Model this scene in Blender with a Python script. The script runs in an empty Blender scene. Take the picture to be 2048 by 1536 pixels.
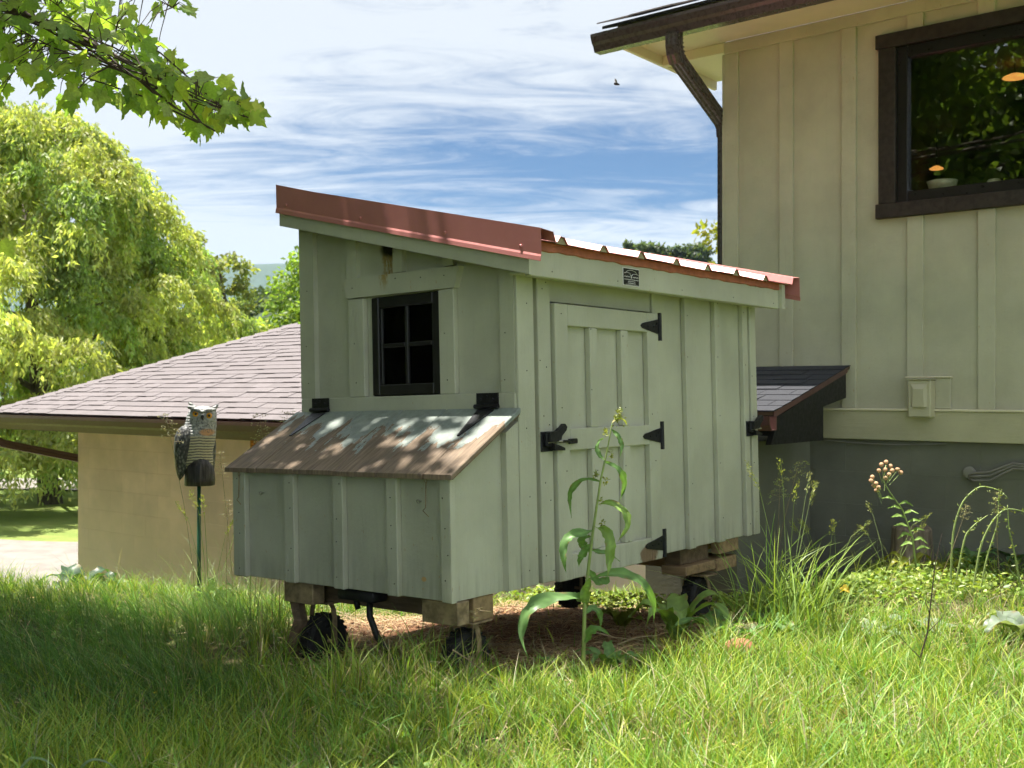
import bpy, math, random
import numpy as np
from mathutils import Vector, Matrix, noise as mnoise

R = math.radians
random.seed(7)
rng = np.random.default_rng(11)
scene = bpy.context.scene
COL = scene.collection

# ------------------------------------------------------------------ camera
EYE = 1.0
YAW = R(38.8)
FPX = 2158.0
cam_data = bpy.data.cameras.new('camera')
cam_data.sensor_width = 36.0
cam_data.lens = FPX / 2048.0 * 36.0
cam_data.shift_y = 12.0 / 2048.0
cam_data.clip_start = 0.05
cam_data.clip_end = 12000.0
cam_data.dof.use_dof = True
cam_data.dof.focus_distance = 4.3
cam_data.dof.aperture_fstop = 6.3
cam = bpy.data.objects.new('camera', cam_data)
cam.location = (0, 0, EYE)
cam.rotation_euler = (R(90), 0, YAW)
COL.objects.link(cam)
scene.camera = cam

# ------------------------------------------------------------------ light
SUN_AZ = R(-101.0)      # measured from +Y towards +X
SUN_EL = R(76.0)
world = bpy.data.worlds.new('World')
scene.world = world
world.use_nodes = True
wn = world.node_tree.nodes
wl = world.node_tree.links
wn.clear()
w_out = wn.new('ShaderNodeOutputWorld')
w_bg = wn.new('ShaderNodeBackground')
w_bg.inputs['Strength'].default_value = 0.1
sky = wn.new('ShaderNodeTexSky')
sky.sky_type = 'NISHITA'
sky.sun_disc = False
sky.sun_elevation = SUN_EL
sky.sun_rotation = SUN_AZ
sky.altitude = 600
sky.air_density = 1.0
sky.dust_density = 0.6
sky.ozone_density = 2.0


def wnode(t, **k):
    n = wn.new(t)
    for a, b in k.items():
        setattr(n, a, b)
    return n


def wmath(op, a, b=None):
    n = wn.new('ShaderNodeMath')
    n.operation = op
    for i, v in enumerate((a, b)):
        if v is None:
            continue
        if isinstance(v, (int, float)):
            n.inputs[i].default_value = v
        else:
            wl.new(v, n.inputs[i])
    return n.outputs[0]


tc = wnode('ShaderNodeTexCoord')
rot = wnode('ShaderNodeVectorRotate', rotation_type='Z_AXIS')
rot.inputs['Angle'].default_value = -YAW          # clouds drift across the valley: x sideways, y away
wl.new(tc.outputs['Generated'], rot.inputs['Vector'])
sep = wnode('ShaderNodeSeparateXYZ')
wl.new(rot.outputs[0], sep.inputs[0])
den = wmath('ADD', wmath('MAXIMUM', sep.outputs['Z'], 0.0), 0.16)
cu = wmath('DIVIDE', sep.outputs['X'], den)
cv = wmath('DIVIDE', sep.outputs['Y'], den)
comb = wnode('ShaderNodeCombineXYZ')
wl.new(cu, comb.inputs[0])
wl.new(cv, comb.inputs[1])


def wnoise(scale, sx, sy, detail, rough, off, dist=0.0):
    m = wnode('ShaderNodeMapping')
    m.inputs['Scale'].default_value = (sx, sy, 1)
    m.inputs['Location'].default_value = off
    wl.new(comb.outputs[0], m.inputs[0])
    n = wnode('ShaderNodeTexNoise')
    n.inputs['Scale'].default_value = scale
    n.inputs['Detail'].default_value = detail
    n.inputs['Roughness'].default_value = rough
    n.inputs['Distortion'].default_value = dist
    wl.new(m.outputs[0], n.inputs['Vector'])
    return n.outputs['Fac']


# a broad opening in the cloud deck, seen over the coop roof
du = wmath('DIVIDE', wmath('SUBTRACT', cu, 0.12), 0.95)
dv = wmath('DIVIDE', wmath('SUBTRACT', cv, 2.74), 0.55)
hole = wmath('POWER', 2.718, wmath('MULTIPLY', wmath('ADD', wmath('MULTIPLY', du, du), wmath('MULTIPLY', dv, dv)), -1.0))
base_n = wnoise(1.3, 0.7, 0.9, 8, 0.62, (3.1, 1.7, 0), 0.6)
fine_n = wnoise(4.2, 0.42, 1.25, 9, 0.68, (7.7, 2.2, 0), 1.2)
cover = wmath('ADD', wmath('MULTIPLY', base_n, 0.85), wmath('MULTIPLY', fine_n, 1.15))
cover = wmath('SUBTRACT', cover, wmath('MULTIPLY', hole, 0.60))
ramp = wnode('ShaderNodeMapRange', interpolation_type='SMOOTHSTEP')
ramp.inputs['From Min'].default_value = 0.36
ramp.inputs['From Max'].default_value = 0.92
wl.new(cover, ramp.inputs['Value'])
cloud_fac = wmath('MULTIPLY', ramp.outputs[0], 0.93)
mixs = wnode('ShaderNodeMix', data_type='RGBA')
wl.new(cloud_fac, mixs.inputs['Factor'])
skyblue = wnode('ShaderNodeMix', data_type='RGBA', blend_type='MULTIPLY')
skyblue.inputs['Factor'].default_value = 1.0
skyblue.inputs['B'].default_value = (0.15, 0.24, 0.32, 1)
wl.new(sky.outputs[0], skyblue.inputs['A'])
wl.new(skyblue.outputs['Result'], mixs.inputs['A'])
mixs.inputs['B'].default_value = (3.3, 3.42, 3.52, 1)
wl.new(mixs.outputs['Result'], w_bg.inputs['Color'])
wl.new(w_bg.outputs[0], w_out.inputs['Surface'])

sun_data = bpy.data.lights.new('sun', 'SUN')
sun_data.energy = 5.0
sun_data.angle = R(0.53)
sun_data.color = (1.0, 0.95, 0.86)
sun = bpy.data.objects.new('sun', sun_data)
sd = Vector((math.sin(SUN_AZ) * math.cos(SUN_EL), math.cos(SUN_AZ) * math.cos(SUN_EL), math.sin(SUN_EL)))
sun.rotation_euler = sd.to_track_quat('Z', 'Y').to_euler()
sun.location = sd * 60
COL.objects.link(sun)

vs = scene.view_settings
vs.view_transform = 'Standard'
vs.look = 'None'
vs.gamma = 1.0
vs.exposure = 1.45
vs.use_curve_mapping = False
scene.render.engine = 'CYCLES'
scene.cycles.max_bounces = 8
scene.cycles.diffuse_bounces = 4
scene.cycles.glossy_bounces = 3
scene.cycles.transmission_bounces = 6
scene.cycles.transparent_max_bounces = 12
scene.cycles.use_denoising = True
scene.cycles.sample_clamp_indirect = 6.0
scene.cycles.use_adaptive_sampling = True
scene.cycles.adaptive_threshold = 0.03
world.cycles.sampling_method = 'MANUAL'
world.cycles.sample_map_resolution = 512

# ------------------------------------------------------------------ helpers
CT, ST = math.cos(YAW), math.sin(YAW)


def at(px, py, d):
    """point seen at photo pixel (px, py), d metres in front of the viewer"""
    a = (px - 1024) / FPX
    b = (780 - py) / FPX
    return Vector(((a * CT - ST) * d, (a * ST + CT) * d, EYE + b * d))


def smooth(a, b, x):
    t = np.clip((x - a) / (b - a), 0, 1)
    return t * t * (3 - 2 * t)


def ground_z(x, y):
    x = np.asarray(x, float)
    y = np.asarray(y, float)
    w = 0.2 + 0.8 * smooth(-1.9, -2.9, x)
    z = -0.10 * np.clip(y - 2.7, 0, 3) * w - 0.05 * np.clip(-2.6 - x, 0, 2)
    z = z + 0.03 * np.sin(x * 1.7 + 0.6) * np.cos(y * 1.3) + 0.012 * np.sin(x * 5.1 + y * 3.0) + 0.01 * np.sin(y * 6.3 - x * 2.2)
    q = -0.8 * x + 0.6 * y - 6.5
    f = smooth(0.0, 4.0, q)
    z = z * (1 - f) - 1.6 * f
    far = np.hypot(x, y)
    z = z - 0.10 * np.clip(far - 40, 0, 120)
    return z


def gz(x, y):
    return float(ground_z(x, y))


def tag(o, label=None, cat=None, group=None, kind=None):
    if label:
        o['label'] = label
    if cat:
        o['category'] = cat
    if group:
        o['group'] = group
    if kind:
        o['kind'] = kind
    return o


def empty(name, loc=(0, 0, 0), rot=(0, 0, 0), label=None, cat=None, group=None):
    o = bpy.data.objects.new(name, None)
    o.empty_display_size = 0.2
    o.location = loc
    o.rotation_euler = rot
    COL.objects.link(o)
    return tag(o, label, cat, group)


def link(name, mesh, parent=None, loc=None, rot=None, scl=None):
    o = bpy.data.objects.new(name, mesh)
    if parent is not None:
        o.parent = parent
    if loc is not None:
        o.location = loc
    if rot is not None:
        o.rotation_euler = rot
    if scl is not None:
        o.scale = scl
    COL.objects.link(o)
    return o


class MB:
    """collects vertices and faces of one mesh"""

    def __init__(self):
        self.v = []
        self.f = []

    def add(self, vs_, fs_):
        n = len(self.v)
        self.v += [tuple(p) for p in vs_]
        self.f += [tuple(i + n for i in f) for f in fs_]
        return self

    def box(self, x0, x1, y0, y1, z0, z1, c=0.0):
        if c <= 0:
            vs_ = [(x, y, z) for x in (x0, x1) for y in (y0, y1) for z in (z0, z1)]
            return self.add(vs_, [(0, 1, 3, 2), (4, 6, 7, 5), (0, 4, 5, 1), (2, 3, 7, 6), (0, 2, 6, 4), (1, 5, 7, 3)])
        c = min(c, (x1 - x0) * .45, (y1 - y0) * .45, (z1 - z0) * .45)
        X, Y, Z = (x0, x1), (y0, y1), (z0, z1)
        idx = {}
        vs_ = []
        for i in (0, 1):
            for j in (0, 1):
                for k in (0, 1):
                    sx, sy, sz = (1, -1)[i], (1, -1)[j], (1, -1)[k]
                    for a in range(3):
                        p = [X[i] + sx * c, Y[j] + sy * c, Z[k] + sz * c]
                        p[a] = (X[i], Y[j], Z[k])[a]
                        idx[(i, j, k, a)] = len(vs_)
                        vs_.append(p)
        fs_ = []
        for a in range(3):
            b, d = [q for q in range(3) if q != a]
            for s in (0, 1):
                ring = []
                for (u, w) in ((0, 0), (1, 0), (1, 1), (0, 1)):
                    t = [0, 0, 0]
                    t[a], t[b], t[d] = s, u, w
                    ring.append(idx[(*t, a)])
                fs_.append(tuple(ring))
            for u in (0, 1):
                for w in (0, 1):
                    t0 = [0, 0, 0]
                    t0[b], t0[d] = u, w
                    t1 = list(t0)
                    t1[a] = 1
                    fs_.append((idx[(*t0, b)], idx[(*t1, b)], idx[(*t1, d)], idx[(*t0, d)]))
        for i in (0, 1):
            for j in (0, 1):
                for k in (0, 1):
                    fs_.append(tuple(idx[(i, j, k, a)] for a in range(3)))
        return self.add(vs_, fs_)

    def prism(self, poly, axis, a0, a1):
        """poly in the two other axes (in x,y,z order), extruded along axis"""
        n = len(poly)

        def mk(p, a):
            q = list(p)
            q.insert(axis, a)
            return q
        vs_ = [mk(p, a0) for p in poly] + [mk(p, a1) for p in poly]
        fs_ = [tuple(range(n)), tuple(range(2 * n - 1, n - 1, -1))]
        fs_ += [(i, i + n, (i + 1) % n + n, (i + 1) % n) for i in range(n)]
        return self.add(vs_, fs_)

    def tube(self, pts, rad, n=8, cap=True, flat=1.0):
        pts = [Vector(p) for p in pts]
        if not hasattr(rad, '__len__'):
            rad = [rad] * len(pts)
        vs_, fs_ = [], []
        up = Vector((0, 0, 1))
        side = None
        for i, p in enumerate(pts):
            t = (pts[min(i + 1, len(pts) - 1)] - pts[max(i - 1, 0)])
            t = t.normalized() if t.length > 1e-9 else up
            if side is None:
                side = t.cross(up)
                if side.length < 1e-3:
                    side = Vector((1, 0, 0))
            side = (side - t * side.dot(t))
            side.normalize()
            bi = t.cross(side)
            for k in range(n):
                a = 2 * math.pi * k / n
                vs_.append(p + side * (math.cos(a) * rad[i]) + bi * (math.sin(a) * rad[i] * flat))
        m = len(pts)
        for i in range(m - 1):
            for k in range(n):
                fs_.append((i * n + k, i * n + (k + 1) % n, (i + 1) * n + (k + 1) % n, (i + 1) * n + k))
        if cap:
            fs_.append(tuple(range(n - 1, -1, -1)))
            fs_.append(tuple(range((m - 1) * n, m * n)))
        return self.add(vs_, fs_)

    def lathe(self, prof, c=(0, 0, 0), n=20, axis=2):
        vs_, fs_ = [], []
        for (r, h) in prof:
            for k in range(n):
                a = 2 * math.pi * k / n
                p = [r * math.cos(a), r * math.sin(a)]
                p.insert(axis, h)
                vs_.append([p[i] + c[i] for i in range(3)])
        m = len(prof)
        for i in range(m - 1):
            for k in range(n):
                fs_.append((i * n + k, i * n + (k + 1) % n, (i + 1) * n + (k + 1) % n, (i + 1) * n + k))
        fs_.append(tuple(range(n - 1, -1, -1)))
        fs_.append(tuple(range((m - 1) * n, m * n)))
        return self.add(vs_, fs_)

    def mesh(self, name, mat_, smooth_=False):
        me = bpy.data.meshes.new(name)
        me.from_pydata(self.v, [], self.f)
        me.materials.append(mat_)
        if smooth_:
            me.polygons.foreach_set('use_smooth', [True] * len(me.polygons))
        me.validate()
        import bmesh
        bm = bmesh.new()
        bm.from_mesh(me)
        bmesh.ops.recalc_face_normals(bm, faces=bm.faces)
        bm.to_mesh(me)
        bm.free()
        return me

    def build(self, name, mat_, parent=None, smooth_=False, loc=None, rot=None):
        return link(name, self.mesh(name, mat_, smooth_), parent, loc, rot)


def np_mesh(name, V, tris=None, quads=None, col=None, mat_=None, smooth_=False):
    me = bpy.data.meshes.new(name)
    V = np.ascontiguousarray(V, np.float32)
    nt = 0 if tris is None else len(tris)
    nq = 0 if quads is None else len(quads)
    li = np.concatenate([np.asarray(a, np.int32).ravel() for a in (tris, quads) if a is not None])
    me.vertices.add(len(V))
    me.vertices.foreach_set('co', V.ravel())
    me.loops.add(len(li))
    me.loops.foreach_set('vertex_index', li)
    me.polygons.add(nt + nq)
    tot = np.concatenate([np.full(nt, 3, np.int32), np.full(nq, 4, np.int32)])
    st = np.concatenate([[0], np.cumsum(tot)[:-1]]).astype(np.int32)
    me.polygons.foreach_set('loop_start', st)
    me.polygons.foreach_set('loop_total', tot)
    if smooth_:
        me.polygons.foreach_set('use_smooth', np.ones(nt + nq, bool))
    if col is not None:
        at_ = me.attributes.new('tint', 'FLOAT_COLOR', 'POINT')
        c4 = np.ones((len(V), 4), np.float32)
        c4[:, :3] = col
        at_.data.foreach_set('color', c4.ravel())
    me.update(calc_edges=True)
    if mat_:
        me.materials.append(mat_)
    return me


# ------------------------------------------------------------------ materials
class NT:
    def __init__(self, name):
        self.m = bpy.data.materials.new(name)
        self.m.use_nodes = True
        self.n = self.m.node_tree.nodes
        self.l = self.m.node_tree.links
        self.p = self.n['Principled BSDF']
        self.out = self.n['Material Output']
        self._tc = None

    def new(self, t, **k):
        n = self.n.new(t)
        for a, b in k.items():
            setattr(n, a, b)
        return n

    def set(self, sock, v):
        if v is None:
            return
        if hasattr(v, 'is_output'):
            self.l.new(v, sock)
        elif isinstance(v, (tuple, list)) and len(v) == 3 and sock.type == 'RGBA':
            sock.default_value = (*v, 1)
        else:
            sock.default_value = v

    def coord(self, out='Object', scale=(1, 1, 1), loc=(0, 0, 0), rot_=(0, 0, 0)):
        if self._tc is None:
            self._tc = self.new('ShaderNodeTexCoord')
        mp = self.new('ShaderNodeMapping')
        mp.inputs['Scale'].default_value = scale
        mp.inputs['Location'].default_value = loc
        mp.inputs['Rotation'].default_value = rot_
        self.l.new(self._tc.outputs[out], mp.inputs[0])
        return mp.outputs[0]

    def pos(self):
        g = self.new('ShaderNodeNewGeometry')
        return g.outputs['Position']

    def noise(self, vec, scale, detail=5, rough=.55, dist=0.0):
        n = self.new('ShaderNodeTexNoise')
        n.inputs['Scale'].default_value = scale
        n.inputs['Detail'].default_value = detail
        n.inputs['Roughness'].default_value = rough
        n.inputs['Distortion'].default_value = dist
        self.l.new(vec, n.inputs['Vector'])
        return n.outputs['Fac']

    def math(self, op, a, b=None, c=None):
        n = self.new('ShaderNodeMath', operation=op)
        for i, v in enumerate((a, b, c)):
            if v is not None:
                self.set(n.inputs[i], v)
        return n.outputs[0]

    def ramp(self, v, a, b, lo=0.0, hi=1.0, kind='SMOOTHSTEP'):
        n = self.new('ShaderNodeMapRange', interpolation_type=kind)
        self.set(n.inputs['Value'], v)
        for k, x in (('From Min', a), ('From Max', b), ('To Min', lo), ('To Max', hi)):
            n.inputs[k].default_value = x
        return n.outputs[0]

    def mix(self, f, a, b, mode='MIX'):
        n = self.new('ShaderNodeMix', data_type='RGBA', blend_type=mode)
        self.set(n.inputs['Factor'], f)
        self.set(n.inputs['A'], a)
        self.set(n.inputs['B'], b)
        return n.outputs['Result']

    def sepv(self, vec):
        n = self.new('ShaderNodeSeparateXYZ')
        self.l.new(vec, n.inputs[0])
        return n.outputs

    def rand(self):
        return self.new('ShaderNodeObjectInfo').outputs['Random']

    def attr(self, name='tint'):
        return self.new('ShaderNodeAttribute', attribute_name=name).outputs['Color']

    def bump(self, h, strength=.3, dist=.01):
        n = self.new('ShaderNodeBump')
        n.inputs['Strength'].default_value = strength
        n.inputs['Distance'].default_value = dist
        self.l.new(h, n.inputs['Height'])
        self.l.new(n.outputs[0], self.p.inputs['Normal'])

    def fin(self, col=None, rough=None, metal=None, spec=None):
        self.set(self.p.inputs['Base Color'], col)
        self.set(self.p.inputs['Roughness'], rough)
        self.set(self.p.inputs['Metallic'], metal)
        self.set(self.p.inputs['Specular IOR Level'], spec)
        return self.m


def sc(c, k):
    return tuple(min(1, x * k) for x in c)


def simple(name, col, rough=.6, var=.18, scale=6.0, bump=.15, bscale=40, metal=0.0, spec=.4, stretch=(1, 1, 1), rnd=0.0):
    t = NT(name)
    v = t.coord('Object', stretch)
    n1 = t.noise(v, scale, 6, .6)
    c = t.mix(t.ramp(n1, .3, .7), sc(col, 1 - var), sc(col, 1 + var))
    if rnd:
        r = t.rand()
        c = t.mix(1.0, c, t.mix(r, (1 - rnd,) * 3, (1 + rnd,) * 3), 'MULTIPLY')
    n2 = t.noise(v, bscale, 4, .6)
    t.bump(n2, bump, .004)
    return t.fin(c, t.ramp(n2, .3, .7, rough - .08, rough + .08), metal, spec)


def leafmat(name, tcol=(1.05, 1.25, .4), trans=.5, rough=.45, spec=.35, veins=False):
    """leaves: reflect and let light through; colour from the 'tint' attribute"""
    t = NT(name)
    a = t.attr()
    n = t.noise(t.coord('Object'), 9.0, 3)
    c = t.mix(1.0, a, t.mix(t.ramp(n, .3, .7), (.85, .85, .85), (1.12, 1.12, 1.12)), 'MULTIPLY')
    t.fin(c, rough, 0, spec)
    tr = t.new('ShaderNodeBsdfTranslucent')
    t.set(tr.inputs['Color'], t.mix(1.0, c, tcol, 'MULTIPLY'))
    mx = t.new('ShaderNodeMixShader')
    mx.inputs[0].default_value = trans
    t.l.new(t.p.outputs[0], mx.inputs[1])
    t.l.new(tr.outputs[0], mx.inputs[2])
    t.l.new(mx.outputs[0], t.out.inputs['Surface'])
    return t.m


M = {}


def paint_mat(name, col, grain=(14, 14, .6), coop=False):
    t = NT(name)
    v = t.coord('Object')
    g = t.coord('Object', grain)
    grain_n = t.noise(g, 9.0, 7, .65)
    big = t.noise(v, 2.2, 6, .6)
    fine = t.noise(v, 60, 4, .6)
    c = t.mix(t.ramp(big, .3, .72), sc(col, .86), sc(col, 1.08))
    c = t.mix(t.ramp(grain_n, .55, .76, 0, .34), c, sc(col, .74))
    # dirt that creeps up from the ground and faint vertical streaks
    s = t.coord('Object', (9, 9, .6))
    streak = t.noise(s, 3.0, 5, .6)
    z = t.sepv(v)[2]
    low = t.ramp(t.math('ADD', z, t.math('MULTIPLY', big, .25)), .10, .30, .32, 0)
    c = t.mix(t.math('MULTIPLY', low, t.ramp(streak, .4, .65)), c, (.13, .12, .08))
    c = t.mix(t.ramp(streak, .62, .8, 0, .18), c, sc(col, .66))
    # chips: little flecks of bare wood
    ch = t.noise(t.coord('Object', (1, 1, .45)), 75, 2, .5)
    chip = t.math('GREATER_THAN', ch, .735)
    c = t.mix(t.math('MULTIPLY', chip, .8), c, (.42, .33, .2))
    rough = .62
    if coop:
        x, y, zz = t.sepv(v)
        # burrow under the rake board and the yellow stain that runs down from it
        dx = t.math('SUBTRACT', x, -.665)
        wob = t.math('MULTIPLY', t.math('SUBTRACT', t.noise(v, 30, 5, .7), .5), .05)
        w = t.math('ABSOLUTE', t.math('ADD', dx, wob))
        front = t.math('MULTIPLY', t.math('LESS_THAN', y, .02), t.math('GREATER_THAN', y, -.04))
        wid = t.ramp(zz, 1.14, 1.37, .022, .062, 'LINEAR')
        inside = t.ramp(t.math('SUBTRACT', wid, w), 0, .028)
        vert = t.math('MULTIPLY', t.ramp(zz, 1.15, 1.24), t.math('LESS_THAN', zz, 1.5))
        spot = t.ramp(t.noise(t.coord('Object', (1, 1, .3)), 70, 4, .7), .36, .56)
        stain = t.math('MULTIPLY', t.math('MULTIPLY', inside, vert), t.math('MULTIPLY', spot, front))
        c = t.mix(t.math('MULTIPLY', stain, .9), c, (.33, .22, .06))
        dz = t.math('SUBTRACT', zz, 1.352)
        rr = t.math('SQRT', t.math('ADD', t.math('POWER', t.math('MULTIPLY', w, .8), 2), t.math('POWER', dz, 2)))
        dark = t.math('MULTIPLY', t.ramp(t.math('ADD', rr, wob), .022, .050, 1, 0), front)
        c = t.mix(dark, c, (.012, .01, .008))
        # spot of bare wood low on the nest box and under the lowest hinge
        for (px_, py_, pz_, rad, colr) in ((-.136, -.40, .07, .014, (.55, .36, .16)), (.035, .855, .02, .075, (.22, .15, .095))):
            ax = 0 if py_ < 0 else 1
            d1 = t.math('SUBTRACT', (x, y)[ax], (px_, py_)[ax])
            d2 = t.math('MULTIPLY', t.math('SUBTRACT', zz, pz_), 1.3)
            r_ = t.math('SQRT', t.math('ADD', t.math('POWER', d1, 2), t.math('POWER', d2, 2)))
            side = t.math('LESS_THAN', y, -.3) if ax == 0 else t.math('GREATER_THAN', x, .03)
            mk = t.math('MULTIPLY', t.ramp(t.math('ADD', r_, t.math('MULTIPLY', wob, 1.2 if ax else .3)), rad * .8, rad, 1, 0), side)
            c = t.mix(mk, c, colr)
    h = t.math('ADD', t.math('MULTIPLY', grain_n, .8), t.math('MULTIPLY', fine, .5))
    t.bump(h, .6, .004)
    return t.fin(c, rough, 0, .3)


SAGE = (.505, .51, .405)
M['coop'] = paint_mat('sage_paint', SAGE, coop=True)
M['house'] = paint_mat('olive_siding_paint', (.515, .495, .375), (7, 7, .5))
M['band'] = paint_mat('olive_band_paint', (.49, .46, .31), (.6, 8, 8))
M['soffit'] = simple('cream_soffit_paint', (.74, .68, .50), .6, .06, 3, .08, 60)
M['darktrim'] = simple('dark_brown_stained_wood', (.030, .023, .020), .5, .35, 30, .4, 60, stretch=(1, 1, 1))
M['sash'] = simple('black_window_frame', (.014, .013, .013), .35, .2, 8, .05)
M['plastic'] = simple('black_plastic_window', (.018, .017, .018), .4, .25, 10, .08)
M['iron'] = simple('black_iron_hardware', (.018, .018, .022), .45, .35, 40, .25, 120, metal=.3)
M['steel'] = simple('dull_zinc_steel', (.36, .35, .33), .42, .3, 60, .2, metal=.8)
M['rust'] = simple('rusty_tan_steel', (.28, .21, .12), .65, .45, 18, .3, 60, metal=.1)
M['gutter'] = simple('dark_bronze_gutter', (.062, .052, .054), .3, .04, 5, .0, spec=.5)
M['gutter_brown'] = simple('brown_gutter', (.12, .06, .055), .4, .08, 5, .0, spec=.25)
M['lumber'] = simple('raw_lumber', (.30, .205, .11), .75, .3, 10, .35, 50, stretch=(.4, 3, 3))
M['lumber_dark'] = simple('weathered_lumber', (.15, .105, .062), .8, .35, 10, .4, 50, stretch=(.4, 3, 3))
M['rubber'] = simple('tyre_rubber', (.02, .02, .021), .75, .4, 30, .4, 90)
M['closure'] = simple('tan_foam_closure', (.34, .30, .18), .8, .2, 20, .2)
M['stump'] = simple('weathered_stump_wood', (.21, .165, .125), .85, .4, 12, .6, 40, stretch=(4, 4, .5))
M['terracotta'] = simple('terracotta', (.34, .135, .08), .8, .3, 10, .25)
M['bark'] = simple('tree_bark', (.105, .085, .066), .9, .45, 9, .8, 30, stretch=(2, 2, .6))
M['twig'] = simple('brown_twig', (.075, .052, .04), .8, .3, 20, .4)
M['black'] = simple('black_stained_board', (.010, .010, .011), .55, .3, 12, .2)
M['meter'] = simple('olive_painted_box', (.50, .47, .33), .45, .05, 4, .03)
M['cable'] = simple('grey_cable', (.20, .19, .165), .55, .2, 10, .05)
M['blackpipe'] = simple('black_poly_pipe', (.016, .016, .018), .5, .3, 14, .1)
M['white'] = simple('white_print', (.72, .72, .70), .5, .05)
M['signblack'] = simple('black_sign_face', (.014, .014, .017), .35, .2)
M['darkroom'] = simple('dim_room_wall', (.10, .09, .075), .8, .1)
M['darkin'] = simple('bare_plywood_inside', (.10, .075, .05), .9, .2)
M['bowl'] = simple('cream_ceramic', (.62, .56, .42), .35, .05)


def metal_red():
    t = NT('red_roof_metal')
    v = t.coord('Object')
    n = t.noise(v, 3.0, 6, .6)
    f = t.noise(v, 55, 4, .6)
    c = t.mix(t.ramp(n, .3, .7), (.50, .19, .18), (.58, .23, .22))
    c = t.mix(t.ramp(f, .6, .78, 0, .35), c, (.42, .22, .18))
    t.bump(n, .08, .01)
    return t.fin(c, t.ramp(f, .3, .7, .34, .5), .15, .5)


M['red'] = metal_red()
M['red_drip'] = simple('faded_red_drip_edge', (.42, .14, .08), .5, .2, 14, .1, 60)


def lid_mat():
    t = NT('peeling_lid')
    v = t.coord('Object')
    x, y, z = t.sepv(v)
    n = t.noise(t.coord('Object', (7, 2.6, 2.6)), 2.2, 6, .62)
    n2 = t.noise(v, 30, 4, .7)
    plank = t.math('FLOOR', t.math('DIVIDE', x, .235))
    pw = t.new('ShaderNodeTexWhiteNoise', noise_dimensions='1D')
    t.l.new(plank, pw.inputs['W'])
    edge = t.math('ADD', t.math('MULTIPLY', y, -1.0), t.math('MULTIPLY', t.math('SUBTRACT', n, .5), .62))
    edge = t.math('ADD', edge, t.math('MULTIPLY', t.math('SUBTRACT', pw.outputs[0], .5), .10))
    edge = t.math('ADD', edge, t.math('MULTIPLY', t.math('SUBTRACT', n2, .5), .07))
    left = t.ramp(x, -1.2, -.9, .08, 0)
    bare = t.ramp(t.math('ADD', edge, left), .180, .187)
    rim = t.math('MULTIPLY', t.ramp(t.math('ADD', edge, left), .166, .181), t.math('SUBTRACT', 1.0, bare))
    ply = t.noise(t.coord('Object', (16, 1.2, 1.2)), 5, 7, .7)
    wood = t.mix(t.ramp(ply, .3, .7), (.15, .11, .078), (.30, .225, .16))
    wood = t.mix(t.ramp(t.noise(v, 7, 5, .6), .45, .7, 0, .6), wood, (.13, .105, .085))
    pt = t.mix(t.ramp(n2, .3, .7), sc((.25, .285, .26), .85), sc((.25, .285, .26), 1.12))
    c = t.mix(bare, pt, wood)
    c = t.mix(t.math('MULTIPLY', rim, .7), c, (.36, .38, .34))
    h = t.math('ADD', t.math('MULTIPLY', t.math('SUBTRACT', 1.0, bare), 1.0), t.math('MULTIPLY', ply, .35))
    t.bump(h, .6, .004)
    return t.fin(c, t.mix(bare, (.5,) * 3, (.85,) * 3), 0, .3)


M['lid'] = lid_mat()


def glass_mat(name, ior, tint=(.9, .93, .9)):
    t = NT(name)
    t.n.remove(t.p)
    lw = t.new('ShaderNodeLayerWeight')
    lw.inputs['Blend'].default_value = .5
    fr_ = t.math('ADD', t.math('MULTIPLY', t.math('POWER', lw.outputs['Facing'], 5.0), 1 - ior), ior)
    tr = t.new('ShaderNodeBsdfTransparent')
    tr.inputs[0].default_value = (*tint, 1)
    gl = t.new('ShaderNodeBsdfGlossy')
    gl.inputs['Roughness'].default_value = 0.0
    nz = t.noise(t.coord('Object'), 2.5, 2, .5)
    bp = t.new('ShaderNodeBump')
    bp.inputs['Strength'].default_value = .04
    bp.inputs['Distance'].default_value = .02
    t.l.new(nz, bp.inputs['Height'])
    t.l.new(bp.outputs[0], gl.inputs['Normal'])
    mx = t.new('ShaderNodeMixShader')
    t.l.new(fr_, mx.inputs[0])
    t.l.new(tr.outputs[0], mx.inputs[1])
    t.l.new(gl.outputs[0], mx.inputs[2])
    t.l.new(mx.outputs[0], t.out.inputs['Surface'])
    return t.m


M['glass'] = glass_mat('window_glass', .12)
M['glass_dirty'] = glass_mat('dusty_coop_glass', .035, (.4, .4, .38))


def emit_mat(name, col, s):
    t = NT(name)
    t.fin(col, .5)
    t.set(t.p.inputs['Emission Color'], col)
    t.p.inputs['Emission Strength'].default_value = s
    return t.m


M['lampglow'] = emit_mat('warm_lamp', (1.0, .40, .09), .42)


def shingle_mat(name, col, var):
    t = NT(name)
    v = t.coord('Object')
    g = t.noise(v, 240, 3, .7)
    b = t.noise(t.pos(), 1.1, 4, .6)
    r = t.rand()
    c = t.mix(r, sc(col, 1 - var), sc(col, 1 + var))
    c = t.mix(t.ramp(g, .35, .65), sc(col, .6), c)
    c = t.mix(t.ramp(b, .4, .7, 0, .3), c, sc(col, .8))
    t.bump(g, .5, .004)
    return t.fin(c, .9, 0, .2)


M['shingle_grey'] = shingle_mat('grey_brown_shingle', (.225, .20, .207), .12)
M['shingle_dark'] = shingle_mat('charcoal_shingle', (.060, .062, .072), .16)


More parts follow.
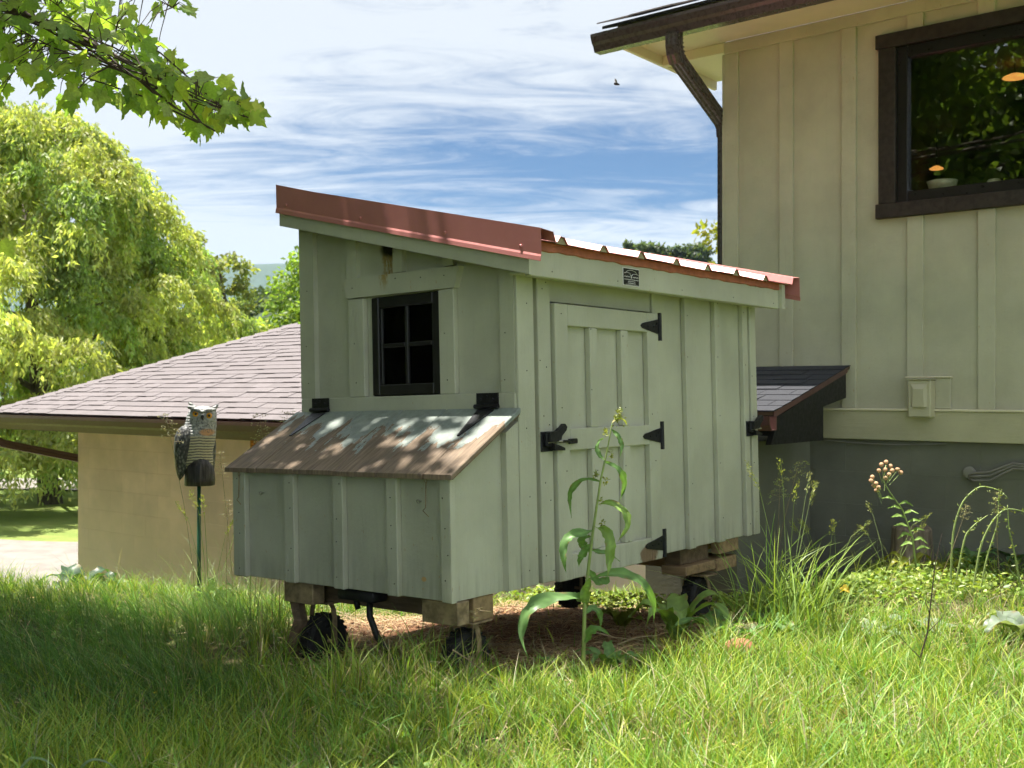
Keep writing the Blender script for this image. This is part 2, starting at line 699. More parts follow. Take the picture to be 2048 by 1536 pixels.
def block_mat(name, col, low, zlow0, zlow1):
    t = NT(name)
    p = t.pos()
    n = t.noise(p, 1.3, 6, .6)
    f = t.noise(p, 45, 5, .65)
    r = t.rand()
    c = t.mix(t.ramp(n, .3, .72), sc(col, .76), sc(col, 1.1))
    c = t.mix(1.0, c, t.mix(r, (.96,) * 3, (1.04,) * 3), 'MULTIPLY')
    z = t.sepv(p)[2]
    m = t.ramp(t.math('ADD', z, t.math('MULTIPLY', t.math('SUBTRACT', n, .5), .9)), zlow0, zlow1, .75, 0)
    c = t.mix(m, c, low)
    t.bump(f, .5, .004)
    return t.fin(c, .85, 0, .2)


M['block_tan'] = block_mat('tan_painted_block', (.92, .62, .66), (.72, .56, .60), -.9, .35)
M['block_olive'] = block_mat('olive_painted_block', (.20, .203, .16), (.155, .158, .14), -.2, .2)
# ------------------------------------------------------------------ ground sheet
def ground_mat():
    t = NT('lawn_soil')
    p = t.pos()
    x, y, z = t.sepv(p)
    n = t.noise(p, 1.2, 7, .62)
    f = t.noise(p, 22, 6, .65)
    vf = t.noise(p, 130, 3, .6)
    # bare red clay and old straw under and behind the coop
    dx = t.math('DIVIDE', t.math('ADD', x, 3.1), 1.15)
    dy = t.math('DIVIDE', t.math('SUBTRACT', y, 4.2), 1.5)
    dd = t.math('SQRT', t.math('ADD', t.math('POWER', dx, 2), t.math('POWER', dy, 2)))
    dirt = t.ramp(t.math('ADD', dd, t.math('MULTIPLY', t.math('SUBTRACT', n, .5), .5)), .82, 1.0, 1, 0)
    grass = t.mix(t.ramp(f, .3, .7), (.05, .075, .02), (.12, .15, .045))
    grass = t.mix(t.ramp(n, .45, .7, 0, .75), grass, (.15, .105, .06))
    far = t.new('ShaderNodeVectorMath', operation='LENGTH')
    t.l.new(p, far.inputs[0])
    lawn = t.mix(t.ramp(t.noise(p, .35, 6, .65), .35, .7), (.14, .21, .045), (.27, .30, .09))
    lawn = t.mix(t.ramp(t.noise(p, 3.0, 6, .7), .35, .7), lawn, (.17, .24, .06))
    grass = t.mix(t.ramp(far.outputs['Value'], 8, 12), grass, lawn)
    clay = t.mix(t.ramp(f, .3, .7), (.15, .07, .04), (.30, .155, .09))
    clay = t.mix(t.ramp(vf, .5, .72, 0, .6), clay, (.31, .22, .13))
    c = t.mix(dirt, grass, clay)
    t.bump(t.math('ADD', f, t.math('MULTIPLY', vf, .5)), .9, .03)
    return t.fin(c, .95, 0, .15)


def build_ground():
    rings = np.concatenate([np.linspace(0.2, 12, 110), np.geomspace(12.4, 1800, 70)])
    nA = 240
    ang = np.linspace(0, 2 * math.pi, nA, endpoint=False)
    rr, aa = np.meshgrid(rings, ang, indexing='ij')
    X = rr * np.cos(aa)
    Y = rr * np.sin(aa)
    Z = ground_z(X, Y)
    V = np.stack([X.ravel(), Y.ravel(), Z.ravel()], 1)
    V = np.concatenate([V, [[0, 0, gz(0, 0)]]])
    i, j = np.meshgrid(np.arange(len(rings) - 1), np.arange(nA), indexing='ij')
    j2 = (j + 1) % nA
    q = np.stack([i * nA + j, (i + 1) * nA + j, (i + 1) * nA + j2, i * nA + j2], -1).reshape(-1, 4)
    k = np.arange(nA)
    tr = np.stack([np.full(nA, len(V) - 1), k, (k + 1) % nA], 1)
    o = link('ground', np_mesh('ground', V, tr, q, None, ground_mat(), True))
    tag(o, kind='structure')


build_ground()


def strip_sheet(name, pts, width, lift, mat_):
    """a road laid on the ground along pts (x, y)"""
    pts = [Vector((*p, 0)) for p in pts]
    dense = []
    for a, b in zip(pts[:-1], pts[1:]):
        n = max(2, int((b - a).length / .5))
        dense += [a.lerp(b, i / n) for i in range(n)]
    dense.append(pts[-1])
    V, Q = [], []
    cols = 7
    for i, p in enumerate(dense):
        t = (dense[min(i + 1, len(dense) - 1)] - dense[max(i - 1, 0)]).normalized()
        s = Vector((-t.y, t.x, 0))
        for k in range(cols):
            w = width * (k / (cols - 1) - .5) + .12 * math.sin(i * .7 + k)
            q = p + s * w
            V.append((q.x, q.y, gz(q.x, q.y) + lift))
    for i in range(len(dense) - 1):
        for k in range(cols - 1):
            Q.append((i * cols + k, i * cols + k + 1, (i + 1) * cols + k + 1, (i + 1) * cols + k))
    o = link(name, np_mesh(name, np.array(V), None, np.array(Q), None, mat_, True))
    return tag(o, kind='structure')


M['gravel'] = simple('pale_gravel', (.22, .2, .18), .95, .15, 3, .8, 60)
p0, p1 = at(-900, 1100, 18.5), at(420, 1100, 15.5)
strip_sheet('driveway', [(p0.x, p0.y), (p1.x, p1.y)], 4.0, .03, M['gravel'])
p0, p1 = at(-900, 1000, 31), at(520, 1000, 29)
strip_sheet('road', [(p0.x, p0.y), (p1.x, p1.y)], 3.4, .04, M['gravel'])

# ------------------------------------------------------------------ chicken coop
coop = empty('chicken_coop', (-2.524, 3.188, .257), (0, R(-1.5), 0),
             'sage green wooden chicken coop on wheels with red metal roof', 'chicken coop')
CP = M['coop']
SL = .2473


def rake(x):            # underside of the rake board
    return 1.197 - SL * x


def cb(name, x0, x1, y0, y1, z0, z1, m=CP, c=.003, parent=coop):
    return MB().box(x0, x1, y0, y1, z0, z1, c).build(name, m, parent)


def cpoly(name, poly, axis, a0, a1, m=CP, parent=coop):
    return MB().prism(poly, axis, a0, a1).build(name, m, parent)


L, BK = -1.2, 1.963
# walls: plywood siding sheets, window and door openings left open
cpoly('siding_panel', [(L, .0), (-.765, .0), (-.765, rake(-.765) + .126), (L, rake(L) + .126)], 1, 0, .018)
cpoly('siding_panel', [(-.366, .0), (0, .0), (0, rake(0) + .126), (-.366, rake(-.366) + .126)], 1, 0, .018)
cpoly('siding_panel', [(-.765, .0), (-.366, .0), (-.366, .735), (-.765, .735)], 1, 0, .018)
cpoly('siding_panel', [(-.765, 1.152), (-.366, 1.152), (-.366, rake(-.366) + .126), (-.765, rake(-.765) + .126)], 1, 0, .018)
cb('siding_panel', -.018, 0, .019, .198, 0, 1.318)
cb('siding_panel', -.018, 0, .972, BK - .019, 0, 1.318)
cb('siding_panel', -.018, 0, .199, .971, 1.092, 1.318)
cb('siding_panel', L, L + .018, .019, BK - .019, 0, rake(L) + .122)
cpoly('siding_panel', [(L, .0), (0, .0), (0, rake(0) + .126), (L, rake(L) + .126)], 1, BK - .018, BK)
cb('floor_board', L + .02, -.02, .02, BK - .02, .02, .04, M['lumber_dark'])
cb('shelf', L + .02, -.02, .25, .6, .42, .44, M['darkin'])
# front battens and corner boards
T = .026
for (a, b, z0, z1) in ((L - .004, -1.112, .735, None), (-.052, .016, .735, None)):
    cpoly('corner_board', [(a, z0), (b, z0), (b, rake(b) + .01), (a, rake(a) + .01)], 1, -T, -.0005)
for (a, b) in ((-.894, -.838), (-.617, -.563), (-.336, -.286)):
    cpoly('batten', [(a, 1.243), (b, 1.243), (b, rake(b) + .01), (a, rake(a) + .01)], 1, -T, -.0005)
cb('bottom_trim_board', L - .004, .016, -T - .002, -.0005, .668, .7345)
# window trim
cpoly('head_trim_board', [(-.895, 1.158), (-.275, 1.153), (-.249, 1.237), (-.922, 1.242)], 1, -T - .006, -.0005)
cb('window_trim_board', -.892, -.796, -T - .001, -.0005, .7355, 1.1525)
cb('window_trim_board', -.366, -.284, -T - .001, -.0005, .7355, 1.1525)
# window: black frame, muntins, four panes
wx0, wx1, wz0, wz1 = -.762, -.369, .738, 1.150
fr = MB()
fr.box(wx0, wx0 + .042, -.014, .03, wz0, wz1, .004).box(wx1 - .042, wx1, -.014, .03, wz0, wz1, .004)
fr.box(wx0 + .042, wx1 - .042, -.0135, .03, wz0, wz0 + .046, .004).box(wx0 + .042, wx1 - .042, -.0135, .03, wz1 - .046, wz1, .004)
win = fr.build('window_frame', M['plastic'], coop)
ib = MB()
ib.box(wx0 + .043, wx0 + .055, -.006, .02, wz0 + .047, wz1 - .047, .003).box(wx1 - .055, wx1 - .043, -.006, .02, wz0 + .047, wz1 - .047, .003)
ib.build('inner_bead', M['plastic'], win)
mx_, mz_ = (wx0 + wx1) / 2, (wz0 + wz1) / 2 + .002
MB().box(mx_ - .009, mx_ + .009, -.008, .018, wz0 + .046, wz1 - .046, .003).build('muntin', M['plastic'], win)
MB().box(wx0 + .056, mx_ - .0095, -.0075, .018, mz_ - .009, mz_ + .009, .003).build('muntin', M['plastic'], win)
MB().box(mx_ + .0095, wx1 - .056, -.0075, .018, mz_ - .009, mz_ + .009, .003).build('muntin', M['plastic'], win)
for (a, b) in ((wx0 + .05, mx_ - .005), (mx_ + .005, wx1 - .05)):
    for (c, d) in ((wz0 + .045, mz_ - .005), (mz_ + .005, wz1 - .045)):
        MB().box(a, b, .004, .007, c, d).build('pane', M['glass_dirty'], win)

# side wall (door side)
cb('corner_board', .0005, T, -.019, .085, 0, 1.20)
cb('batten', .0005, T, .110, .192, 0, 1.20)
for (a, b) in ((1.243, 1.302), (1.533, 1.592), (1.826, 1.880)):
    cb('batten', .0005, T, a, b, 0.0, 1.20)
cb('batten', .0005, .012, .9755, 1.012, 0.0, 1.20)
cb('corner_board', .0005, T, 1.905, BK + .008, 0, 1.20)
cb('corner_board', .0165, T + .002, -.0195 - .003, -.0195, .735, 1.2)

# door
DX0, DX1 = .014, .042
door = MB().box(.002, DX0, .204, .968, -.004, 1.082, .002).build('door', CP, coop)
def dpart(name, y0, y1, z0, z1, x1=DX1):
    return MB().box(DX0 + .0005, x1, y0, y1, z0, z1, .003).build(name, CP, door)
dpart('stile', .200, .285, -.006, 1.083)
dpart('stile', .882, .970, -.006, 1.083)
dpart('rail', .286, .881, .997, 1.0825)
dpart('rail', .286, .881, .503, .590)
dpart('rail', .286, .881, -.005, .094)
for (a, b) in ((.437, .489), (.671, .724)):
    dpart('batten', a, b, .591, .996)
    dpart('batten', a, b, .095, .502)
# T hinges
for i, zc in enumerate((1.024, .540, .062)):
    h = MB()
    h.prism([(.973, zc - .034), (.973, zc + .034), (.838, zc + .011), (.822, zc), (.838, zc - .011)], 0, DX1 + .001, DX1 + .005)
    h.box(DX1 + .001, DX1 + .006, .974, .996, zc - .062, zc + .062, .001)
    h.tube([(DX1 + .006, .975, zc - .062), (DX1 + .006, .975, zc + .062)], .0075, 8)
    for (yy, zz) in ((.93, 0), (.88, 0), (.985, .045), (.985, -.045), (.95, .012)):
        h.lathe([(.005, DX1 + .004), (.004, DX1 + .0085)], (0, yy, zc + zz), 6, 0)
    h.build('hinge', M['iron'], coop)


def latch(y0, zc, bolt):
    b = MB()
    b.box(T + .001, T + .006, y0, y0 + .075, zc - .042, zc + .036, .002)
    b.prism([(y0 + .02, zc - .005), (y0 + .02, zc + .034), (y0 + .075, zc + .036), (y0 + .118, zc + .064), (y0 + .132, zc + .052),
             (y0 + .126, zc + .038), (y0 + .098, zc + .018), (y0 + .088, zc - .003)], 0, T + .012, T + .036)
    b.prism([(y0 + .05, zc - .038), (y0 + .05, zc - .012), (y0 + .085, zc - .02), (y0 + .118, zc - .030), (y0 + .118, zc - .04)], 0, T + .010, T + .034)
    b.box(T + .005, T + .022, y0 + .015, y0 + .06, zc - .022, zc + .028, .003)
    for (yy, zz) in ((.01, .024), (.01, -.03)):
        b.lathe([(.0065, T + .005), (.005, T + .009)], (0, y0 + yy, zc + zz), 8, 0)
    o = b.build('latch', M['iron'], coop)
    s = MB()
    s.tube([(T + .02, y0 + .022, zc - .003), (T + .02, y0 + .062, zc - .002)], .007, 8)
    s.tube([(T + .03, y0 + .07, zc - .003), (T + .038, y0 + .095, zc - .003)], .004, 6)
    s.build('spring_pin', M['steel'], o)
    if bolt:
        k = MB()
        k.tube([(DX1 + .012, y0 + .085, zc - .004), (DX1 + .012, y0 + .152, zc - .006)], .0055, 8)
        k.box(DX1 + .006, DX1 + .018, y0 + .15, y0 + .205, zc - .016, zc + .004, .003)
        k.build('bolt_bar', M['iron'], o)


latch(.108, .546, True)
latch(1.835, .548, False)

# roof structure
RK0, RK1 = -1.247, .150
cpoly('rake_board', [(RK0, rake(RK0)), (RK1, rake(RK1)), (RK1, rake(RK1) + .125), (RK0, rake(RK0) + .125)], 1, -.098, -.062)
cpoly('rake_board', [(RK0, rake(RK0)), (RK1, rake(RK1)), (RK1, rake(RK1) + .125), (RK0, rake(RK0) + .125)], 1, BK + .07, BK + .105)
cb('fascia_board', .100, .1295, -.061, 2.032, 1.160, 1.280, CP, .003)
cb('soffit_board', .0215, .0995, -.055, 2.03, 1.172, 1.186)
cb('fascia_board', RK0, RK0 + .03, -.061, 2.032, rake(RK0) + .002, rake(RK0) + .12)


def rtop(x):
    return rake(x) + .133


def roof_panel():
    ribs = (.089, .368, .648, .935, 1.215, 1.497, 1.81, 2.06)
    prof = [(-.085, 0.0)]
    for r in ribs:
        prof += [(r - .034, 0), (r - .013, .024), (r + .013, .024), (r + .034, 0)]
        if r < 2:
            for q in ():
                prof += [(r + q - .012, 0), (r + q - .006, .005), (r + q + .006, .005), (r + q + .012, 0)]
    prof.append((2.115, 0))
    prof = sorted(prof)
    m = MB()
    n = len(prof)
    xs = np.linspace(-1.275, .168, 9)
    V, F = [], []
    for s in (0, -.0025):
        for i, x in enumerate(xs):
            for (y, h) in prof:
                wob = .0012 * math.sin(9 * y + 4 * x) + (.002 * math.sin(31 * y) if i == len(xs) - 1 else 0)
                V.append((x, y, rtop(x) + h + s + wob))
    k = len(xs)
    for s in (0, 1):
        for i in range(k - 1):
            for j in range(n - 1):
                o = s * k * n
                F.append((o + i * n + j, o + i * n + j + 1, o + (i + 1) * n + j + 1, o + (i + 1) * n + j))
    for i in (0, k - 1):
        for j in range(n - 1):
            F.append((i * n + j, i * n + j + 1, k * n + i * n + j + 1, k * n + i * n + j))
    m.add(V, F)
    o = m.build('roof_panel', M['red'], coop)
    for r in ribs:
        x0, x1 = .120, .160
        c = MB()
        c.add([(x, r + q, rtop(x) + h) for x in (x0, x1) for (q, h) in ((-.032, -.004), (-.0125, .0205), (.0125, .0205), (.032, -.004))],
              [(0, 1, 2, 3), (7, 6, 5, 4), (0, 4, 5, 1), (1, 5, 6, 2), (2, 6, 7, 3), (3, 7, 4, 0)])
        c.build('rib_closure', M['closure'], o)
    return o


roofp = roof_panel()
# metal rake trim: face with a folded hem, and a flange lying on the roof
def rake_trim(yf, s):
    m = MB()
    xs = np.linspace(-1.258, .212, 7)
    V, F = [], []
    for x in xs:
        zb = rake(x) + .060
        zt = rake(x) + .176 + .006 * (x < -1.2)
        V += [(x, yf - s * .006, zb - .004), (x, yf - s * .004, zb + .012), (x, yf, zb + .020), (x, yf - s * .001, zt), (x, yf + s * .075, zt - .006), (x, yf + s * .090, rtop(x) + .003)]
    n = 6
    for i in range(len(xs) - 1):
        for j in range(n - 1):
            F.append((i * n + j, i * n + j + 1, (i + 1) * n + j + 1, (i + 1) * n + j))
    m.add(V, F)
    k = len(m.v)
    # thickness
    m.add([(x, y + s * .0018, z - .0012) for (x, y, z) in V], F)
    for i in (0, len(xs) - 1):
        for j in range(n - 1):
            m.f.append((i * n + j, i * n + j + 1, k + i * n + j + 1, k + i * n + j))
    for i in range(len(xs) - 1):
        m.f.append((i * n, (i + 1) * n, k + (i + 1) * n, k + i * n))
    o = m.build('rake_trim', M['red'], coop)
    sc_ = MB()
    for x in (-1.19, -.72, -.25, .12):
        sc_.lathe([(.007, yf + .0), (.006, yf - s * .004), (.0035, yf - s * .006)], (x, 0, rake(x) + .098), 8, 1)
    sc_.build('trim_screws', M['red'], o)
    return o


rake_trim(-.105, 1)
rake_trim(BK + .150, -1)
de = MB()
ys = np.linspace(-.06, 2.10, 40)
V, F = [], []
for i, y in enumerate(ys):
    j = .0025 * math.sin(i * 2.7) + .0015 * math.sin(i * 5.1)
    V += [(.131, y, 1.256 + j), (.1365, y, 1.260 + j), (.1345, y, 1.2885), (.150, y, 1.2875), (.10, y, 1.2895)]
for i in range(len(ys) - 1):
    for k in range(4):
        F.append((i * 5 + k, i * 5 + k + 1, i * 5 + k + 6, i * 5 + k + 5))
de.add(V, F)
de.build('drip_edge', M['red_drip'], coop)

# maker's plate on the fascia: black face, pale rim, arched emblem and rows of fine print
pl = MB().box(.130, .1325, .553, .680, 1.171, 1.246, .0008).build('maker_plate', M['white'], coop)
MB().box(.1326, .1332, .557, .676, 1.1745, 1.2425).build('plate_face', M['signblack'], pl)
em = MB()
def arc(cy, cz, ry, rz, a0, a1, w=.0009):
    pts = [(.1336, cy + ry * math.cos(R(a)), cz + rz * math.sin(R(a))) for a in np.linspace(a0, a1, 14)]
    em.tube(pts, w, 4)
arc(.616, 1.217, .047, .020, 15, 165)
arc(.585, 1.218, .027, .008, 20, 160)
arc(.647, 1.216, .027, .007, 20, 160)
arc(.616, 1.221, .012, .006, 200, 340, .0012)
em.box(.1333, .1338, .612, .620, 1.203, 1.213)
em.build('plate_emblem', M['white'], pl)
tx = MB()
random.seed(3)
for (zz, h, y0, y1) in ((1.209, .0052, .561, .606), (1.2085, .0052, .627, .673), (1.1975, .0042, .563, .671), (1.190, .0038, .590, .645), (1.1825, .0046, .588, .648), (1.1768, .0018, .572, .666)):
    y = y0
    while y < y1:
        w = random.uniform(.0016, .0036)
        tx.box(.1333, .1336, y, min(y + w, y1), zz - h / 2 * random.uniform(.5, 1), zz + h / 2 * random.uniform(.5, 1))
        y += w + random.uniform(.0009, .0022)
tx.build('plate_lettering', M['white'], pl)

# nest box
NF = -.38
cb('nest_front_panel', L, -.018, NF, NF + .018, 0, .437)
def nside(a0, a1):
    cpoly('nest_side_panel', [(NF, 0), (-.0005, 0), (-.0005, .650), (NF, .437)], 0, a0, a1)
nside(-.0175, 0)
nside(L, L + .018)
cb('nest_floor_board', L + .02, -.02, NF + .02, -.002, .012, .03, M['lumber_dark'])
for (a, b) in ((L - .003, -1.122), (-.872, -.813), (-.585, -.529), (-.297, -.241), (-.029, .0185)):
    cb('batten', a, b, NF - T, NF - .0005, .001, .436)
cpoly('batten', [(-.098, .001), (-.026, .001), (-.026, .625), (-.098, .585)], 0, .0005, T)
cpoly('batten', [(NF - .026, .001), (NF + .0, .001), (NF + .0, .437), (NF - .026, .43)], 0, .019, .0205)
# lid: six planks, grooved between, hung on two strap hinges
ZT, ZB, YT, YB = .676, .450, -.029, -.420
def lid_pt(y, off):
    k = (y - YT) / (YB - YT)
    return ZT + (ZB - ZT) * k + off
edges = [-1.238, -1.035, -.800, -.565, -.330, -.095, .045]
for i in range(6):
    a, b = edges[i] + .002, edges[i + 1] - .002
    yb = YB + random.uniform(-.003, .003)
    c = .003
    m = MB()
    prof = [(a, -.018), (b, -.018), (b, -c), (b - c, 0), (a + c, 0), (a, -c)]
    V = [(x, y, lid_pt(y, h)) for y in (YT, yb) for (x, h) in prof]
    m.add(V, [tuple(range(6)), tuple(range(11, 5, -1))] + [(k, k + 6, (k + 1) % 6 + 6, (k + 1) % 6) for k in range(6)])
    m.build('lid_plank', M['lid'], coop)
cpoly('lid_backing', [(YT, lid_pt(YT, -.0185)), (YB + .01, lid_pt(YB + .01, -.0185)), (YB + .01, lid_pt(YB + .01, -.024)), (YT, lid_pt(YT, -.024))], 0, -1.232, .040, M['lumber_dark'])
for xc in (-1.07, -.115):
    w = .055
    m = MB().box(xc - w, xc + w, -T - .009, -T - .0035, .683, .735, .001)
    m.tube([(xc - w - .004, -T - .014, .684), (xc + w + .004, -T - .014, .684)], .009, 8)
    V = [(xc + s * ww, y, lid_pt(y, h)) for h in (.001, .005) for (y, ww) in ((-.045, .042), (-.205, .006)) for s in (-1, 1)]
    m.add(V, [(0, 1, 3, 2), (4, 6, 7, 5), (0, 4, 5, 1), (2, 3, 7, 6), (0, 2, 6, 4), (1, 5, 7, 3)])
    for (a, b) in ((-.03, .71), (0, .72), (.03, .71)):
        m.lathe([(.006, -T - .009), (.004, -T - .013)], (xc + a, 0, b), 6, 1)
    m.build('strap_hinge', M['iron'], coop)
# hooks and screw eyes
for (hx, ex) in ((-.088, -.141), (-1.150, -1.029)):
    m = MB()
    y = NF - .031
    zt = .425
    m.tube([(hx + .006 * math.cos(a), y, zt + .008 * math.sin(a)) for a in np.linspace(0, 6.28, 9)], .0016, 5)
    m.tube([(hx, y, zt - .008), (hx, y - .002, zt - .06), (hx - .002, y - .002, zt - .095), (hx - .014, y - .003, zt - .106), (hx + .014, y - .004, zt - .125)], .002, 5)
    m.build('hook', M['rust'], coop)
    e = MB()
    e.tube([(ex, NF, .349), (ex, NF - .012, .349)], .002, 5)
    e.tube([(ex + .009 * math.cos(a), NF - .017 - .002 * math.cos(a), .349 + .006 * math.sin(a)) for a in np.linspace(0, 6.28, 11)], .002, 5)
    e.build('screw_eye', M['steel'], coop)
# nail heads
nh = MB()
random.seed(5)
def nail(x, y, z, ax):
    r = .0028
    nh.lathe([(r, 0), (r * .8, .0015)] if ax == 0 else [(r, 0), (r * .8, -.0015)], (x, y, z), 6, ax)
for yb in (.13, .17, 1.27, 1.56, 1.85, .03, 1.93):
    for k in range(5):
        nail(T + .0003, yb + random.uniform(-.012, .012), .08 + k * .26 + random.uniform(-.05, .05), 0)
for yb in (.24, .46, .69, .92):
    for k in range(4):
        nail(DX1 + .0003, yb + random.uniform(-.02, .02), .05 + k * .32 + random.uniform(-.06, .06), 0)
for xb in (-1.16, -.84, -.557, -.27, -.005):
    for k in range(4):
        nail(xb + random.uniform(-.012, .012), NF - T - .0003, .05 + k * .11 + random.uniform(-.03, .03), 1)
for xb in (-1.16, -.85, -.33, -.02, -.6, -.45):
    for k in range(3):
        nail(xb + random.uniform(-.012, .012), -T - .0073 if -.9 < xb < -.25 and k == 2 else -T - .0013, (.78, .95, 1.2)[k] + random.uniform(-.03, .03), 1) if not (-.8 < xb < -.37 and k < 2) else None
for k in range(9):
    nail(.1298, .05 + k * .24 + random.uniform(-.04, .04), 1.185 + .07 * (k % 2), 0)
o = nh.build('nail_heads', M['iron'], coop)
o['kind'] = 'stuff'

# running gear: skid beams, cross beams and four castors
cb('skid_block', -.150, -.062, -.30, -.263, -.0885, -.001, M['lumber_dark'])
cb('skid_block', -.930, -.842, -.30, -.10, -.0885, -.001, M['lumber_dark'])
cb('skid_block', -.150, -.062, 1.30, 1.575, -.0885, -.001, M['lumber_dark'])
cb('skid_block', -.930, -.842, 1.30, 1.575, -.0885, -.001, M['lumber_dark'])
cb('cross_beam', -.060, -.006, -.262, -.150, -.090, -.002, M['lumber'])
cb('cross_beam', -.840, -.152, -.262, -.172, -.088, -.002, M['lumber_dark'])
cb('cross_beam', -.84, -.152, 1.64, 1.80, -.068, -.002, M['lumber'])
cb('cross_beam', -.060, -.012, 1.60, 1.80, -.066, -.002, M['lumber'])
cb('cross_beam', -.84, -.02, 1.58, 1.79, -.150, -.0895, M['lumber'])
for x in (-.165, -.93):
    cb('bearing_block', x, x + .175, -.365, -.302, -.086, -.003, M['rust'])
for x in (-.15, -.93):
    cb('bearing_block', x, x + .135, 1.27, 1.56, -.132, -.0895, M['lumber'])


def castor(x, y, ztop, zc, tilt=0.0):
    w = .068
    f = MB()
    f.box(x - .085, x + .085, y - .05, y + .06, ztop - .008, ztop, .002)
    for s in (-1, 1):
        pts = [(x + s * .045, ztop - .008), (x + s * .062, ztop - .03), (x + s * .070, ztop - .07), (x + s * .068, zc - .015)]
        V, F = [], []
        for (px_, pz_) in pts:
            V += [(px_ - .0025, y - .011, pz_), (px_ + .0025, y - .011, pz_), (px_ + .0025, y + .011, pz_), (px_ - .0025, y + .011, pz_)]
        for i in range(3):
            for k in range(4):
                F.append((i * 4 + k, i * 4 + (k + 1) % 4, i * 4 + 4 + (k + 1) % 4, i * 4 + 4 + k))
        F += [(0, 1, 2, 3), (15, 14, 13, 12)]
        f.add(V, F)
    f.tube([(x - .08, y, zc), (x + .08, y, zc)], .008, 8)
    fo = f.build('castor_fork', M['rust'], coop)
    r = .106
    prof = [(.052, -.030), (.066, -.034), (.088, -.036), (.100, -.030), (r, -.020), (r, 0), (r, .020), (.100, .030), (.088, .036), (.066, .034), (.052, .030)]
    t = MB().lathe(prof, (x, y, zc), 28, 0)
    for k in range(22):
        a = 2 * math.pi * k / 22
        ca, sa = math.cos(a), math.sin(a)
        for s in (-1, 1):
            V = []
            for (da, rr) in ((-.07, .104), (.07, .104), (.05, .1105), (-.05, .1105)):
                for xx in (.004, .027):
                    aa = a + da + (0.07 if s > 0 else 0)
                    V.append((x + s * xx, y + rr * math.cos(aa), zc + rr * math.sin(aa)))
            t.add(V, [(0, 2, 3, 1), (2, 4, 5, 3), (4, 6, 7, 5), (6, 0, 1, 7), (0, 6, 4, 2), (1, 3, 5, 7)])
    t.build('tyre', M['rubber'], fo)
    MB().lathe([(.020, -.028), (.050, -.026), (.053, -.030), (.051, -.012), (.030, -.008), (.022, .0), (.030, .008), (.051, .012), (.053, .030), (.050, .026), (.020, .028)], (x, y, zc), 20, 0).build('rim', M['rust'], fo)


castor(-.085, -.225, -.091, -.235)
castor(-.845, -.235, -.091, -.255)
castor(-.085, 1.49, -.151, -.268)
castor(-.845, 1.49, -.151, -.285)
m = MB()
m.tube([(-.90, -.325, -.086), (-.86, -.34, -.16), (-.91, -.35, -.30)], [.03, .03, .032], 4, True, .35)
m.build('brace', M['lumber_dark'], coop)
# black feed pipe from under the nest box to the ground
w2 = coop
m = MB()
m.box(-.62, -.42, -.36, -.28, -.048, -.004, .006)
m.tube([(-.47, -.33, -.03), (-.455, -.345, -.10), (-.40, -.36, -.17), (-.30, -.375, -.235), (-.20, -.40, -.285), (-.10, -.42, -.31)], .0125, 8)
m.tube([(-.55, -.33, -.03), (-.535, -.33, -.085)], .011, 8)
m.build('drain_pipe', M['blackpipe'], coop, True)
# ------------------------------------------------------------------ house
house = empty('house', (-3.451, 6.614, 0), (0, 0, 0), 'olive board and batten house with dark framed window and bronze gutter', 'house')
HW = 6.614
HM = M['house']


def hb(name, x0, x1, y0, y1, z0, z1, m=HM, c=.003, parent=house):
    o = house.location
    return MB().box(x0 - o.x, x1 - o.x, y0 - o.y, y1 - o.y, z0, z1, c).build(name, m, parent)


HX1 = 3.2
HT = 3.36
# wall sheets around the window opening (x -2.29..-1.40, z 2.14..3.09)
WX0, WX1, WZ0, WZ1 = -2.30, -1.44, 2.14, 3.09
hb('siding_panel', -3.451, WX0, HW, HW + .02, .885, HT, c=0)
hb('siding_panel', WX1, HX1, HW, HW + .02, .885, HT, c=0)
hb('siding_panel', WX0, WX1, HW, HW + .02, .885, WZ0, c=0)
hb('siding_panel', WX0, WX1, HW, HW + .02, WZ1, HT, c=0)
hb('siding_panel', -3.45, -3.43, HW + .021, 13, .885, HT, c=0)
hb('corner_board', -3.458, -3.356, HW - .022, HW - .0005, .886, 3.27)
hb('corner_board', -3.474, -3.4585, HW - .022, HW + .08, .886, 3.27)
hb('frieze_board', -3.458, HX1, HW - .0225, HW - .0005, 3.2705, 3.352)
for (a, b) in ((-3.060, -2.966), (-2.641, -2.548)):
    hb('batten', a, b, HW - .0215, HW - .0005, .887, 3.270)
for (a, b) in ((-2.232, -2.135), (-1.823, -1.727)):
    hb('batten', a, b, HW - .0215, HW - .0005, 3.178, 3.270)
    z0 = 1.078 if a < -2 else .887
    hb('batten', a, b, HW - .0215, HW - .0005, z0, 2.050)
x = -1.414
while x < HX1:
    hb('batten', x, x + .096, HW - .0215, HW - .0005, .887, 3.270)
    x += .409
hb('skirt_board', -2.80, HX1, HW - .036, HW - .0005, .694, .872, M['band'])
hb('drip_cap', -2.80, HX1, HW - .046, HW - .0005, .8725, .8865, M['soffit'])
hb('skirt_board', -3.451, -2.805, HW - .01, HW - .0005, .694, .8855, M['black'])
